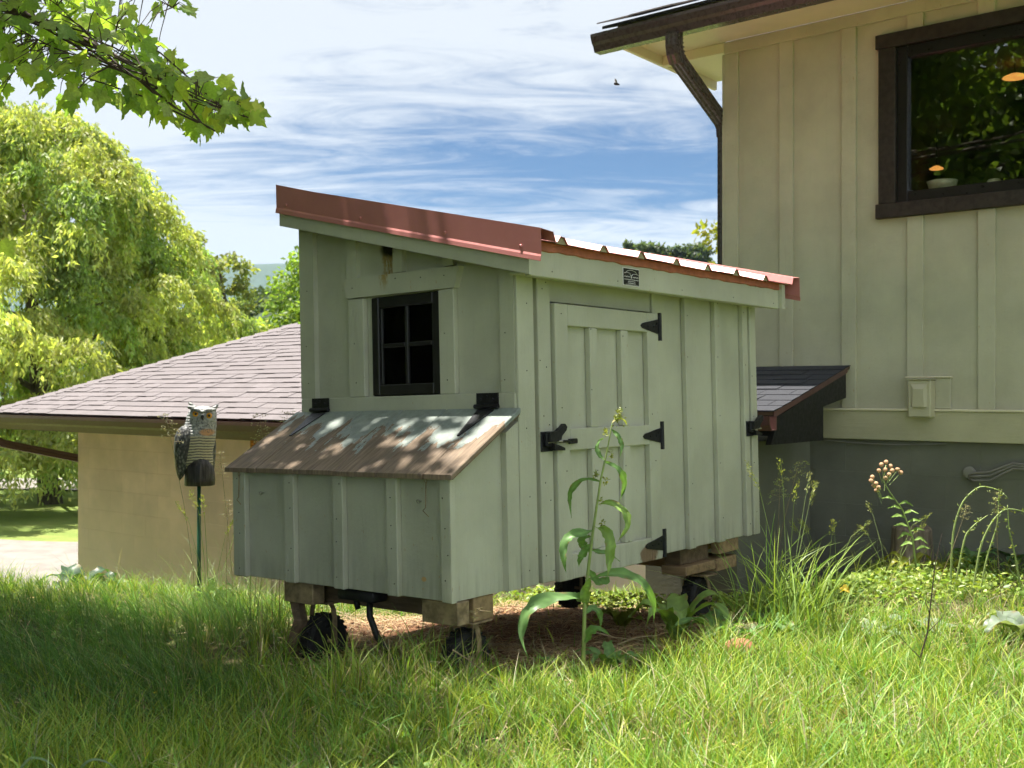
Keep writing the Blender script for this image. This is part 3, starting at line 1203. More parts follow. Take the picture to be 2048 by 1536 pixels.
# window trim and sash
hb('head_trim', -2.416, -1.30, HW - .048, HW - .0005, 3.090, 3.176, M['darktrim'])
hb('sill_trim', -2.416, -1.30, HW - .048, HW - .0005, 2.051, 2.139, M['darktrim'])
hb('jamb_trim', -2.400, -2.296, HW - .040, HW - .0005, 2.1395, 3.0895, M['darktrim'])
hb('jamb_trim', -1.445, -1.34, HW - .040, HW - .0005, 2.1395, 3.0895, M['darktrim'])
o = house.location
sx0, sx1 = -2.2955, -1.4455
s = MB()
ox = o.x
s.box(sx0 - ox, sx0 + .064 - ox, -.012, .06, 2.140, 3.089, .004).box(sx1 - .05 - ox, sx1 - ox, -.012, .06, 2.140, 3.089, .004)
s.box(sx0 + .064 - ox, sx1 - .05 - ox, -.0115, .06, 2.140, 2.206, .004).box(sx0 + .064 - ox, sx1 - .05 - ox, -.0115, .06, 3.022, 3.089, .004)
sash = s.build('window_sash', M['sash'], house)
MB().box(sx0 + .06 - ox, sx1 - .045 - ox, .022, .028, 2.20, 3.028).build('pane', M['glass'], sash)
# dim room behind the window with a lit ceiling
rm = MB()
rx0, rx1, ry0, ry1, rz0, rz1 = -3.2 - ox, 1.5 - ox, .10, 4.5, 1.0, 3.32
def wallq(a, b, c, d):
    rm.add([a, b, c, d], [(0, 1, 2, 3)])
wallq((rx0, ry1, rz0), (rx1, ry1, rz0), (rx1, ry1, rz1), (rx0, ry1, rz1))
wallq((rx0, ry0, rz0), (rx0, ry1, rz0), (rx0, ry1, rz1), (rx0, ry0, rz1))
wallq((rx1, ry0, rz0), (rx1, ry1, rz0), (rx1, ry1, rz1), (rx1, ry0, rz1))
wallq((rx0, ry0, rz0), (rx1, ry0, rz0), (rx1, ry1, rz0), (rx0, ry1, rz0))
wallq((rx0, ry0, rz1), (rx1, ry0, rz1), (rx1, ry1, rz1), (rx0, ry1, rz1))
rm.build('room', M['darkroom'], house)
hb('window_stool', -2.28, -1.46, HW + .062, HW + .20, 2.165, 2.20, M['bowl'])


def ceiling_lamp(px, py, yy, r, which):
    a = (px - 1024) / FPX
    b = (780 - py) / FPX
    k = yy / (a * ST + CT)
    x_, z_ = (a * CT - ST) * k, EYE + b * k
    m = MB()
    m.lathe([(r * .12, .03), (r * .45, .024), (r * .95, .006), (r, .0), (r * .92, -.004), (r * .4, .004)], (0, 0, 0), 20)
    o = empty('pendant_lamp', (x_, yy, z_), (0, 0, 0), which, 'lamp', 'lamps glowing behind the house window')
    m.build('lamp_shade', M['lampglow'], o)
    MB().tube([(0, 0, .028), (0, 0, 3.32 - z_)], .004, 5).build('cord', M['black'], o)


ceiling_lamp(1826, 315, HW + 3.2, .055, 'orange glowing lamp low at the left edge of the house window')
ceiling_lamp(1873, 338, HW + 3.2, .060, 'orange glowing lamp above the bowl in the house window')
ceiling_lamp(2030, 155, HW + 1.6, .085, 'large orange glowing lamp at the upper right of the house window')
bp = at(1891, 368, 6.60)
bw = empty('bowl', (bp.x, HW + .13, 2.2015), (0, 0, 0), 'cream ceramic bowl on the sill inside the house window', 'bowl')
MB().lathe([(.03, 0), (.05, .004), (.078, .03), (.09, .066), (.086, .066), (.072, .03), (.045, .012), (.01, .011)], (0, 0, 0), 24).build('bowl_body', M['bowl'], bw, True)
sw = empty('shell', (bp.x + .30, HW + .12, 2.2015), (0, 0, 0), 'small pale round shell right of the bowl inside the window', 'shell')
MB().lathe([(.01, 0), (.04, .006), (.046, .022), (.03, .04), (.005, .045)], (0, 0, 0), 14).build('shell_body', M['bowl'], sw, True)

# foundation of painted blocks, course by course
fo = hb('foundation_wall', -3.43, HX1, HW + .012, HW + .2, -.6, .6935, M['block_olive'], 0)
bl_mesh = {}
for r_ in range(5):
    z1 = .6925 - r_ * .2035
    x = -3.43 - (.2 if r_ % 2 else 0)
    while x < .6:
        a, b = max(x, -3.43), x + .4040
        key = round(b - a, 3)
        if key > .05:
            if key not in bl_mesh:
                bl_mesh[key] = MB().box(0, key, 0, .0125, -.2030, 0, .0009).mesh('foundation_block', M['block_olive'])
            link('block', bl_mesh[key], fo, (a - o.x, HW + .0002 - o.y, z1))
        x += .4045
# eave: fascia, soffit, gutter, roof edge
SX0 = -3.97
def hpoly(name, poly, axis, a0, a1, m, parent=house):
    """poly in world coordinates"""
    mb = MB().prism(poly, axis, a0, a1)
    mb.v = [(v[0] - o.x, v[1] - o.y, v[2]) for v in mb.v]
    return mb.build(name, m, parent)


hb('soffit', SX0 + .03, HX1, 6.09, HW - .023, 3.3525, 3.362, M['soffit'], 0)
hb('soffit', SX0 + .03, -3.459, HW - .0225, 7.4, 3.3525, 3.362, M['soffit'], 0)
hb('eave_fascia', SX0, HX1, 6.06, 6.089, 3.288, 3.44, M['soffit'])
hb('gable_fascia', SX0, SX0 + .029, 6.0895, 7.4, 3.289, 3.44, M['soffit'])
hb('soffit_trim', SX0 + .03, -3.46, HW - .02, HW + .03, 3.285, 3.352, M['soffit'])
# K-style gutter
gp = [(6.055, 3.262), (5.985, 3.262), (5.968, 3.300), (5.952, 3.318), (5.938, 3.352), (5.938, 3.372), (5.946, 3.372), (5.946, 3.356), (5.958, 3.322), (5.974, 3.302), (5.990, 3.268), (6.050, 3.268), (6.050, 3.372), (6.0585, 3.372)]
g = hpoly('gutter', gp, 0, -4.10, HX1, M['gutter'])
cap = [(6.058, 3.262), (5.985, 3.262), (5.968, 3.300), (5.952, 3.318), (5.938, 3.352), (5.938, 3.374), (6.058, 3.374)]
hpoly('gutter_end_cap', cap, 0, -4.103, -4.1005, M['gutter'])
# roof slope and ragged shingle edge
rf = hpoly('roof', [(5.985, 3.425), (10.2, 5.0), (10.2, 4.95), (5.985, 3.405)], 0, -4.04, HX1, M['shingle_dark'])
random.seed(21)
x = -4.05
while x < .8:
    w = random.uniform(.24, .34)
    for lay in range(2):
        d = random.uniform(0, .03)
        y0 = 5.955 - d + lay * .05
        z0 = 3.428 + lay * .022
        mb = MB()
        mb.add([(x - ox, y0 - o.y, z0), (x + w - .008 - ox, y0 - o.y, z0 - random.uniform(0, .006)), (x + w - .008 - ox, y0 + .5 - o.y, z0 + .19), (x - ox, y0 + .5 - o.y, z0 + .19)] +
               [(x - ox, y0 - o.y, z0 + .008), (x + w - .008 - ox, y0 - o.y, z0 + .007), (x + w - .008 - ox, y0 + .5 - o.y, z0 + .198), (x - ox, y0 + .5 - o.y, z0 + .198)],
               [(0, 3, 2, 1), (4, 5, 6, 7), (0, 1, 5, 4), (1, 2, 6, 5), (2, 3, 7, 6), (3, 0, 4, 7)])
        mb.build('shingle', M['shingle_grey'], rf)
    x += w
# downspout: outlet, crimped elbow, slanted run, vertical run
def rect_tube(mb, pts, w, d, flutes=True):
    """rectangular pipe, w across x, d across y, lightly fluted"""
    prof = []
    n = 5
    for i in range(n):
        prof.append((-w / 2 + w * i / n, -d / 2 + (.004 if (i % 2 and flutes) else 0)))
    for i in range(n):
        prof.append((w / 2 - (.004 if (i % 2 and flutes) else 0), -d / 2 + d * i / n))
    for i in range(n):
        prof.append((w / 2 - w * i / n, d / 2 - (.004 if (i % 2 and flutes) else 0)))
    for i in range(n):
        prof.append((-w / 2 + (.004 if (i % 2 and flutes) else 0), d / 2 - d * i / n))
    pts = [Vector(p) for p in pts]
    V, F = [], []
    m_ = len(prof)
    for i, p in enumerate(pts):
        t = (pts[min(i + 1, len(pts) - 1)] - pts[max(i - 1, 0)]).normalized()
        e1 = Vector((1, 0, 0)) - t * t.x
        e1.normalize()
        e2 = t.cross(e1)
        if e2.y < 0:
            e2 = -e2
        V += [p + e1 * a + e2 * b for (a, b) in prof]
    for i in range(len(pts) - 1):
        for k in range(m_):
            F.append((i * m_ + k, i * m_ + (k + 1) % m_, (i + 1) * m_ + (k + 1) % m_, (i + 1) * m_ + k))
    F += [tuple(range(m_ - 1, -1, -1)), tuple(range((len(pts) - 1) * m_, len(pts) * m_))]
    mb.add(V, F)


dsx = -3.50
m = MB()
q0 = Vector((dsx - ox, 6.00 - o.y, 3.264))
rect_tube(m, [q0, q0 + Vector((0, 0, -.07)), q0 + Vector((0, .012, -.115)), q0 + Vector((0, .045, -.165))], .085, .075)
ds = m.build('downspout', M['gutter'], house)
e_top = q0 + Vector((0, .03, -.145))
e_bot = Vector((-3.508 - ox, 6.668 - o.y, 2.83))
m = MB()
rect_tube(m, [e_top, e_top.lerp(e_bot, .5), e_bot], .08, .07)
m.build('slanted_run', M['gutter'], ds)
m = MB()
rect_tube(m, [e_bot + Vector((0, -.05, .035)), e_bot, e_bot + Vector((0, .02, -.03)), e_bot + Vector((0, .027, -.09))], .085, .076)
m.build('elbow', M['gutter'], ds)
m = MB()
v0 = e_bot + Vector((0, .027, -.08))
rect_tube(m, [v0, Vector((v0.x, v0.y, .1))], .075, .066)
m.build('vertical_run', M['gutter'], ds)
m = MB()
for k in range(7):
    t_ = k / 6
    p = q0.lerp(q0 + Vector((0, .03, -.15)), t_)
    p = p + Vector((0, .02 * t_ * t_, 0))
    m.box(p.x - .0435, p.x + .0435, p.y - .039, p.y + .039, p.z - .004, p.z + .004, .002)
m.build('crimp_ribs', M['gutter'], ds)
# meter box on its plate
hb('meter_plate', -2.232, -1.976, HW - .024, HW - .0005, .888, 1.072, HM)
hb('meter_plate_cap', -2.240, -1.968, HW - .036, HW - .0005, 1.0725, 1.081, M['soffit'])
mbx = hb('meter_box', -2.196, -2.060, HW - .115, HW - .0245, .836, 1.060, M['meter'], .008)
m = MB()
a0, a1, b0, b1 = -2.176 - ox, -2.082 - ox, .90, 1.035
yf = HW - .1155 - o.y
m.add([(a0, yf, b0), (a1, yf, b0), (a1, yf, b1), (a0, yf, b1), (a0 + .014, yf - .014, b0 + .0), (a1 - .014, yf - .014, b0 + .0), (a1 - .018, yf - .014, b1 - .03), (a0 + .018, yf - .014, b1 - .03)],
      [(4, 5, 6, 7), (0, 1, 5, 4), (1, 2, 6, 5), (2, 3, 7, 6), (3, 0, 4, 7)])
m.build('meter_cover', M['meter'], mbx)
MB().box(-2.202 - ox, -2.054 - ox, HW - .122 - o.y, HW - .025 - o.y, 1.0605, 1.068, .002).build('meter_lid', M['meter'], mbx)
# cables on the foundation
m = MB()
cx, cz = -1.868 - ox, .517
m.lathe([(.036, -.02), (.036, -.03), (.026, -.034)], (cx, 0, cz), 16, 1)
m.build('cable_boot', M['cable'], house)
for k, (dz, sag) in enumerate(((-.02, .0), (-.045, -.012), (.0, .01))):
    pts = [(cx, -.03, cz - .02 + dz * .3), (cx + .03, -.05, cz + dz), (cx + .12, -.045, cz + dz * .6 + sag), (cx + .24, -.035, cz + .055 + sag + dz * .2), (cx + .36, -.03, cz + .045 + sag), (cx + .7, -.03, cz + .02 + dz), (cx + 1.2, -.03, cz + .03 + dz)]
    MB().tube(pts, .008, 6).build('cable', M['cable'], house, True)
MB().tube([(-2.75 - ox + t_ * .75, -.022, .682 - .016 * math.sin(math.pi * t_)) for t_ in np.linspace(0, 1, 9)], .004, 5).build('cable', M['cable'], house)

# pent roof over the basement hatch, on the house wall
pent = empty('pent_roof', (-2.583, HW - .03, 1.16), (0, 0, 0), 'low pent roof with charcoal shingles and black sides between coop and house', 'roof')
PX1, PX0, PYL, PYH, PZL, PZH = -2.583, -3.44, 5.50, HW - .024, .878, 1.150
po = pent.location


def pz(y):
    return PZL + (PZH - PZL) * (y - PYL) / (PYH - PYL)


def ppoly(name, poly, axis, a0, a1, m, parent=pent):
    mb = MB().prism(poly, axis, a0, a1)
    mb.v = [(v[0] - po.x, v[1] - po.y, v[2] - po.z) for v in mb.v]
    return mb.build(name, m, parent)


deck = ppoly('roof_deck', [(PYL, pz(PYL)), (PYH, pz(PYH)), (PYH, pz(PYH) - .018), (PYL, pz(PYL) - .018)], 0, PX0, PX1 - .002, M['lumber_dark'])
ppoly('edge_metal', [(PYL - .004, pz(PYL) + .002), (PYH - .05, pz(PYH - .05) + .002), (PYH - .05, pz(PYH - .05) - .03), (PYL - .004, pz(PYL) - .03)], 0, PX1 - .0015, PX1 + .004, M['gutter_brown'])
ppoly('side_board', [(PYL + .03, pz(PYL) - .032), (PYH - .06, pz(PYH - .06) - .032), (PYH - .06, .952), (6.18, .90), (6.18, .700), (5.47, .700), (PYL + .03, .80)], 0, PX1 - .035, PX1 - .003, M['black'])
ppoly('gutter', [(PYL - .10, PZL - .022), (PYL - .095, PZL - .07), (PYL - .07, PZL - .10), (PYL - .006, PZL - .10), (PYL - .006, PZL - .022), (PYL - .012, PZL - .022), (PYL - .012, PZL - .094), (PYL - .066, PZL - .094), (PYL - .09, PZL - .066), (PYL - .094, PZL - .022)], 0, PX0, PX1 + .02, M['gutter_brown'])
ppoly('hatch_wall', [(5.56, -.3), (6.56, -.3), (6.56, .699), (5.56, .699)], 0, PX0, PX1 - .25, M['block_olive'])
random.seed(9)
rows = 9
for r_ in range(rows):
    y0 = PYL - .012 + r_ * (PYH - PYL) / rows
    y1 = min(y0 + (PYH - PYL) / rows * 1.35, PYH)
    x = PX1 + .004
    first = True
    while x > PX0:
        w = random.uniform(.13, .24) * (.55 if first and r_ % 2 else 1)
        first = False
        x0_ = max(x - w + .004, PX0)
        lift = .004 + random.choice((0, .004))
        y0r = y0 - random.uniform(0, .006)
        mb = MB()
        V = [(xx - po.x, yy - po.y, pz(yy) + zz - po.z) for (yy, zlo, zhi) in ((y0r, lift, lift + .006), (y1, .001, .005)) for zz in (zlo, zhi) for xx in (x0_, x)]
        mb.add(V, [(0, 1, 3, 2), (4, 6, 7, 5), (0, 4, 5, 1), (2, 3, 7, 6), (0, 2, 6, 4), (1, 5, 7, 3)])
        mb.build('shingle', M['shingle_dark'], deck)
        x -= w

# ------------------------------------------------------------------ garage down the bank
GX, GY, GZ = -10.34, 5.80, -1.6
gar = empty('garage', (GX, GY, GZ), (0, 0, 0), 'tan block garage with hipped grey shingle roof and brown gutter', 'garage')
GT = .62 - GZ
GL = 4.4
gw = MB().box(0, GL, .012, 4.2, 0, GT, 0).build('wall', M['block_tan'], gar)
bm_ = {}
for r_ in range(11):
    z1 = GT - r_ * .2035
    x = -(.2 if r_ % 2 else 0)
    while x < 2.9:
        a, b = max(x, 0), x + .4041
        key = round(b - a, 3)
        if key not in bm_:
            bm_[key] = MB().box(0, key, 0, .0135, -.2031, 0, .0008).mesh('garage_block', M['block_tan'])
        link('block', bm_[key], gw, (a, -.0005, z1))
        x += .4045
    if r_ == 0:
        continue
EX, EY, EZ_ = -11.12 - GX, 5.25 - GY, .765 - GZ
TT = 2.2
RP = .419
XR = GL + .7
rv = [(EX, EY, EZ_), (XR, EY, EZ_), (XR, EY + 2 * TT, EZ_), (EX, EY + 2 * TT, EZ_), (EX + TT, EY + TT, EZ_ + TT * RP), (XR, EY + TT, EZ_ + TT * RP)]
groof = MB().add(rv, [(0, 1, 5, 4), (2, 3, 4, 5), (3, 0, 4), (1, 2, 5), (0, 3, 2, 1)]).build('roof', M['shingle_grey'], gar)
MB().box(EX + .06, XR, EY + .05, EY + .075, EZ_ - .16, EZ_ - .004).build('eave_fascia', M['gutter_brown'], gar)
MB().box(EX + .06, EX + .085, EY + .076, EY + 4.3, EZ_ - .16, EZ_ - .004).build('eave_fascia', M['gutter_brown'], gar)
MB().box(EX + .086, XR, EY + .076, -.005, EZ_ - .15, EZ_ - .14).build('soffit', M['gutter_brown'], gar)
gprof = [(EY + .048, EZ_ - .15), (EY - .03, EZ_ - .15), (EY - .05, EZ_ - .105), (EY - .07, EZ_ - .085), (EY - .082, EZ_ - .04), (EY - .082, EZ_ - .012), (EY - .072, EZ_ - .012), (EY - .072, EZ_ - .038), (EY - .06, EZ_ - .08), (EY - .04, EZ_ - .10), (EY - .022, EZ_ - .143), (EY + .04, EZ_ - .143), (EY + .04, EZ_ - .012), (EY + .048, EZ_ - .012)]
MB().prism(gprof, 0, EX - .02, XR).build('gutter', M['gutter_brown'], gar)
# shingle tabs: course after course up the front slope
random.seed(31)
course = .107 * math.cos(math.atan(RP))
tabs = []
nrow = int(TT / course)
ang = math.atan(RP)
tab_meshes = []
for w in (.09, .12, .16, .22):
    mb = MB()
    L_ = course * 1.25 / math.cos(ang)
    mb.add([(0, 0, .004), (w, 0, .004), (w, L_, 0), (0, L_, 0), (0, 0, .011), (w, 0, .011), (w, L_, .003), (0, L_, .003)],
           [(0, 3, 2, 1), (4, 5, 6, 7), (0, 1, 5, 4), (1, 2, 6, 5), (2, 3, 7, 6), (3, 0, 4, 7)])
    tab_meshes.append((w, mb.mesh('shingle_tab', M['shingle_grey'])))
far_tabs = []
for r_ in range(nrow):
    yy = r_ * course
    x = EX + yy + random.uniform(.05, .2)
    x_end = EX + TT + 3.4
    while x < x_end:
        w, me = random.choice(tab_meshes)
        tabs.append((x, EY + yy - .012, EZ_ + yy * RP + .001 + random.choice((0, 0, .004)), me, w))
        x += w + .0015
tabs.sort(key=lambda t_: t_[2])
for k, (x, y, z, me, w) in enumerate(tabs):
    if k < 299:
        link('shingle', me, groof, (x, y, z), (ang, 0, 0))
    else:
        far_tabs.append((x, y, z, w))
mb = MB()
ca_, sa_ = math.cos(ang), math.sin(ang)
for (x, y, z, w) in far_tabs:
    L_ = course * 1.25 / ca_
    V = []
    for (px_, py_, pz_) in [(0, 0, .004), (w, 0, .004), (w, L_, 0), (0, L_, 0), (0, 0, .011), (w, 0, .011), (w, L_, .003), (0, L_, .003)]:
        V.append((x + px_, y + py_ * ca_ - pz_ * sa_, z + py_ * sa_ + pz_ * ca_))
    mb.add(V, [(0, 3, 2, 1), (4, 5, 6, 7), (0, 1, 5, 4), (1, 2, 6, 5), (2, 3, 7, 6), (3, 0, 4, 7)])
ft = mb.build('upper_shingles', M['shingle_grey'], groof)
ft['kind'] = 'stuff'
# hip cap
MB().prism([(-.10, -.03), (0, .02), (.10, -.03), (0, .005)], 2, 0, .001)
hc = MB()
c0, c1 = Vector((EX, EY, EZ_ + .01)), Vector((EX + TT, EY + TT, EZ_ + TT * RP + .012))
for k in range(22):
    a = c0.lerp(c1, k / 22)
    b = c0.lerp(c1, (k + 1.15) / 22)
    sd_ = Vector((.085, -.085, -.038))
    sd2 = Vector((-.085, .085, -.038))
    up_ = Vector((0, 0, .016))
    hc.add([a + sd_ + up_, a + up_ * 1.2, a + sd2 + up_, b + sd2, b + up_ * .4, b + sd_, a + sd_, a + up_ * .2, a + sd2],
           [(0, 1, 4, 5), (1, 2, 3, 4), (0, 6, 7, 1), (1, 7, 8, 2)])
hc.build('hip_cap', M['shingle_grey'], gar)
# downspout sweeping from the gutter back to the wall corner
m = MB()
d0 = Vector((EX + .10, EY - .02, EZ_ - .15))
d3 = Vector((.035, -.06, EZ_ - .61))
d3 = Vector((-.02, .04, EZ_ - .47))
pts = [d0, d0 + Vector((.0, .0, -.05)), d0 + Vector((.015, .01, -.09)), d0 + Vector((.06, .04, -.135)), d0 + Vector((.13, .09, -.165)), d3]
rect_tube(m, pts, .085, .075)
m.build('downspout', M['gutter_brown'], gar)
# orange insulation stuffed in an opening under the eave
fm = simple('orange_foam', (.62, .22, .05), .9, .5, 30, 1.0, 40)
mb = MB()
fx = onx = None
pp = at(505, 862, 9.2)
kk = (GY - .02) / (((505 - 1024) / FPX) * ST + CT)
fx = (((505 - 1024) / FPX) * CT - ST) * kk - GX
fz = EYE + (780 - 877) / FPX * kk - GZ
V = []
for i in range(6):
    for j in range(9):
        V.append((fx + (i / 5 - .5) * .085, -.012 - .02 * math.sin(math.pi * i / 5) * random.uniform(.6, 1.2), fz + (j / 8 - .5) * .17 + random.uniform(-.006, .006)))
F = [(i * 9 + j, i * 9 + j + 1, (i + 1) * 9 + j + 1, (i + 1) * 9 + j) for i in range(5) for j in range(8)]
mb.add(V, F).build('foam_patch', fm, gar)
# ------------------------------------------------------------------ foliage tools
LEAF = leafmat('tree_leaf', (1.08, 1.2, .42), .58)
LEAF_MAPLE = leafmat('maple_leaf', (1.08, 1.22, .38), .68, .4, .4)
GRASS = leafmat('grass_blade', (1.1, 1.18, .45), .36, .45, .4)
WEED = leafmat('weed_leaf', (1.2, 1.25, .4), .4, .42, .4)
STRAW = leafmat('dry_straw', (1.1, 1.0, .8), .25, .7, .2)


def leaf_cloud(P, D, size, width, col, droop=0.0, seed=1):
    """folded leaf of four points at P, pointing along D"""
    g = np.random.default_rng(seed)
    n = len(P)
    D = D / np.maximum(np.linalg.norm(D, axis=1, keepdims=True), 1e-6)
    rnd = g.normal(size=(n, 3))
    S = np.cross(D, rnd)
    S /= np.maximum(np.linalg.norm(S, axis=1, keepdims=True), 1e-6)
    N = np.cross(S, D)
    sz = (np.asarray(size) * np.ones(n))[:, None]
    wd = (np.asarray(width) * np.ones(n))[:, None]
    a = P
    b = P + D * sz * .45 + S * wd * .5 + N * wd * .12
    c = P + D * sz - N * wd * .1
    d = P + D * sz * .45 - S * wd * .5 + N * wd * .12
    V = np.stack([a, b, c, d], 1).reshape(-1, 3)
    i = np.arange(n) * 4
    T_ = np.concatenate([np.stack([i, i + 1, i + 2], 1), np.stack([i, i + 2, i + 3], 1)])
    C = np.repeat(col, 4, 0)
    return V, T_, C


def tint(n, base, jit, g, hue=.13):
    v = g.normal(1, jit, (n, 1)).clip(.45, 1.7)
    h = g.normal(0, hue, (n, 1)).clip(-.6, .6)
    c = np.asarray(base)[None, :] * v
    c = c * np.concatenate([1 + h * .8, 1 + h * .25, 1 - h * .3], 1)
    return c.clip(.004, .9)


def limb_tree(m, base, top, r0, nl, spread, g, zmin=.35):
    """trunk and limbs; returns limb tips"""
    base, top = Vector(base), Vector(top)
    pts = [base + Vector((0, 0, -.25))]
    for k in range(1, 9):
        t = k / 8
        p = base.lerp(top, t)
        p += Vector((g.normal(0, .05), g.normal(0, .05), 0)) * (top - base).length * .18 * (t > .1)
        pts.append(p)
    m.tube(pts, [r0 * (1.25 if k == 0 else (1 - .85 * k / 8)) for k in range(9)], 9)
    tips = []
    for k in range(nl):
        t = zmin + (1 - zmin) * (k + .5) / nl
        i = min(7, int(t * 8))
        a = pts[i].lerp(pts[i + 1], t * 8 - i)
        az = k * 2.4 + g.uniform(-.4, .4)
        ln = spread * (1.05 - .55 * t) * g.uniform(.75, 1.1)
        d = Vector((math.cos(az), math.sin(az), g.uniform(.25, .75)))
        p2 = a + d * ln * .5
        p3 = a + d * ln + Vector((0, 0, -.10 * ln))
        m.tube([a, p2, p3], [r0 * .42 * (1.1 - t), r0 * .25 * (1.1 - t) + .008, .008], 6)
        tips += [p2, p3]
    return tips


def round_tree(name, base, height, crown_r, label, cat, col, n, leaf, seed, crown_lo=.3, squash=1.15, clumps=46, group=None, gap=.5):
    g = np.random.default_rng(seed)
    o = empty(name, base, (0, 0, 0), label, cat, group)
    m = MB()
    tips = limb_tree(m, (0, 0, 0), (g.normal(0, .2), g.normal(0, .2), height * .92), height * .024 + .02, 11, crown_r * 1.0, g, crown_lo + .05)
    m.build('trunk', M['bark'], o, True)
    cz = height * (crown_lo + 1) / 2
    hz = height * (1 - crown_lo) / 2
    cen = []
    for k in range(clumps):
        u = g.normal(size=3)
        u /= np.linalg.norm(u)
        rad = g.uniform(.45, 1.0) ** .5
        taper = 1.0 - .25 * max(0, u[2])
        cen.append((u[0] * crown_r * rad * taper, u[1] * crown_r * rad * taper, cz + u[2] * hz * rad, g.uniform(.20, .40) * crown_r))
    cen += [(t.x, t.y, t.z, .25 * crown_r) for t in tips]
    cen = np.array(cen)
    k = g.integers(0, len(cen), n)
    u = g.normal(size=(n, 3))
    u /= np.linalg.norm(u, axis=1, keepdims=True)
    rr = (g.random((n, 1)) ** gap)
    P = cen[k, :3] + u * rr * cen[k, 3:4] * np.array([1.1, 1.1, .75])
    D = u * .7 + g.normal(size=(n, 3)) * .5 + np.array([0, 0, -.45])
    ck = g.normal(1, .13, len(cen))
    C = tint(n, col, .16, g) * ck[k][:, None]
    V, T_, C = leaf_cloud(P, D, g.uniform(.7, 1.25, n) * leaf, g.uniform(.5, .75, n) * leaf, C, seed=seed)
    link('crown', np_mesh('crown', V, T_, None, C, LEAF), o)
    return o


# ------------------------------------------------------------------ weeping tree beyond the driveway
def weeping_tree():
    g = np.random.default_rng(4)
    b = at(104, 1010, 24.7)
    o = empty('weeping_tree', (b.x, b.y, gz(b.x, b.y)), (0, 0, 0), 'large weeping tree with yellow green hanging sprays left behind the garage', 'tree')
    m = MB()
    right = Vector((CT, ST, 0))
    lean = right * -.75
    tips = limb_tree(m, (0, 0, 0), tuple(lean + Vector((0, 0, 7.0))), .24, 16, 3.6, g, .25)
    m.build('trunk', M['bark'], o, True)
    P, D, C = [], [], []
    cx, cy = lean.x, lean.y
    for k in range(520):
        # one arching bough: strands fan out from it and hang
        az = g.uniform(0, 2 * math.pi)
        h = g.uniform(0, 1) ** (.75 if k < 330 else 1.7)
        z = 1.2 + 7.7 * h
        rad = 3.9 * math.sqrt(max(0.02, 1 - (max(0, h - .15) / .88) ** 1.8))
        r = rad * (1 + .16 * math.sin(az * 3 + h * 9) + .12 * math.sin(az * 7 - h * 15)) * g.uniform(.2, 1.0) ** .38
        c = np.array([math.cos(az) * r + cx * h, math.sin(az) * r + cy * h, z])
        out = np.array([math.cos(az), math.sin(az), 0])
        shade = g.uniform(.7, 1.25)
        yel = g.random() < .7
        R_ = g.uniform(.55, 1.05)
        for q in range(20):
            a2 = az + g.normal(0, 1.0)
            dirv = np.array([math.cos(a2), math.sin(a2), 0])
            ln = R_ * g.uniform(.5, 1.15)
            nl = int(26 * ln) + 8
            t = np.sort(g.random(nl))[:, None]
            path = c + g.normal(0, .08, 3) + dirv * ln * (1 - (1 - t) ** 2) * .75 + np.array([0, 0, 1]) * (np.sin(t * math.pi * .55) * .25 * ln - t ** 2.2 * ln * g.uniform(.9, 1.5))
            path += g.normal(0, .035, (nl, 3))
            path = path[path[:, 2] > .3]
            P.append(path)
            D.append(np.tile(dirv * .3, (len(path), 1)) + g.normal(0, .45, (len(path), 3)) + np.array([0, 0, -.95]))
            base = np.array([.54, .56, .23]) if yel else np.array([.36, .45, .18])
            C.append(tint(len(path), base * shade * g.uniform(.85, 1.15), .12, g, .10))
    P, D, C = np.concatenate(P), np.concatenate(D), np.concatenate(C)
    n = len(P)
    V, T_, C = leaf_cloud(P, D, g.uniform(.10, .19, n), g.uniform(.035, .07, n), C, seed=5)
    link('crown', np_mesh('crown', V, T_, None, C, LEAF), o)


weeping_tree()


def put(px, d):
    p = at(px, 780, d)
    return (p.x, p.y, gz(p.x, p.y))


def tree_to(name, px, py_top, d, cr, *a, **k):
    b = put(px, d)
    top = EYE + (780 - py_top) / FPX * d
    return round_tree(name, b, top - b[2], cr, *a, **k)


tree_to('slender_tree', 372, 438, 42, 1.5, 'tall thin olive tree rising just right of the weeping tree', 'tree', (.27, .28, .12), 6500, .20, 21, crown_lo=.25, clumps=30, gap=.7)
tree_to('slender_tree', 460, 488, 44, 1.1, 'thin airy tree standing against the blue hills left of the coop', 'tree', (.27, .29, .12), 3800, .20, 22, crown_lo=.25, clumps=20, gap=.8)
tree_to('leafy_tree', 655, 498, 40, 2.6, 'rounded bright green tree partly hidden behind the coop wall', 'tree', (.24, .33, .08), 11000, .22, 23, crown_lo=.12)
tree_to('leafy_tree', 462, 625, 36, 1.9, 'low yellow green tree between the weeping tree and the garage ridge', 'tree', (.32, .36, .10), 7000, .22, 24, crown_lo=.1)
tree_to('leafy_tree', 230, 560, 52, 3.4, 'dense green tree seen through the gaps of the weeping tree', 'tree', (.15, .22, .045), 9000, .26, 25, crown_lo=.1)
tree_to('leafy_tree', 20, 620, 58, 5.0, 'dark green tree at the left edge behind the weeping tree', 'tree', (.13, .19, .045), 9000, .28, 26, crown_lo=.05)
tree_to('leafy_tree', 1468, 415, 26, 1.0, 'young yellow leaved tree peeking out beside the house downspout', 'tree', (.24, .23, .04), 3200, .17, 27, crown_lo=.55, clumps=16)

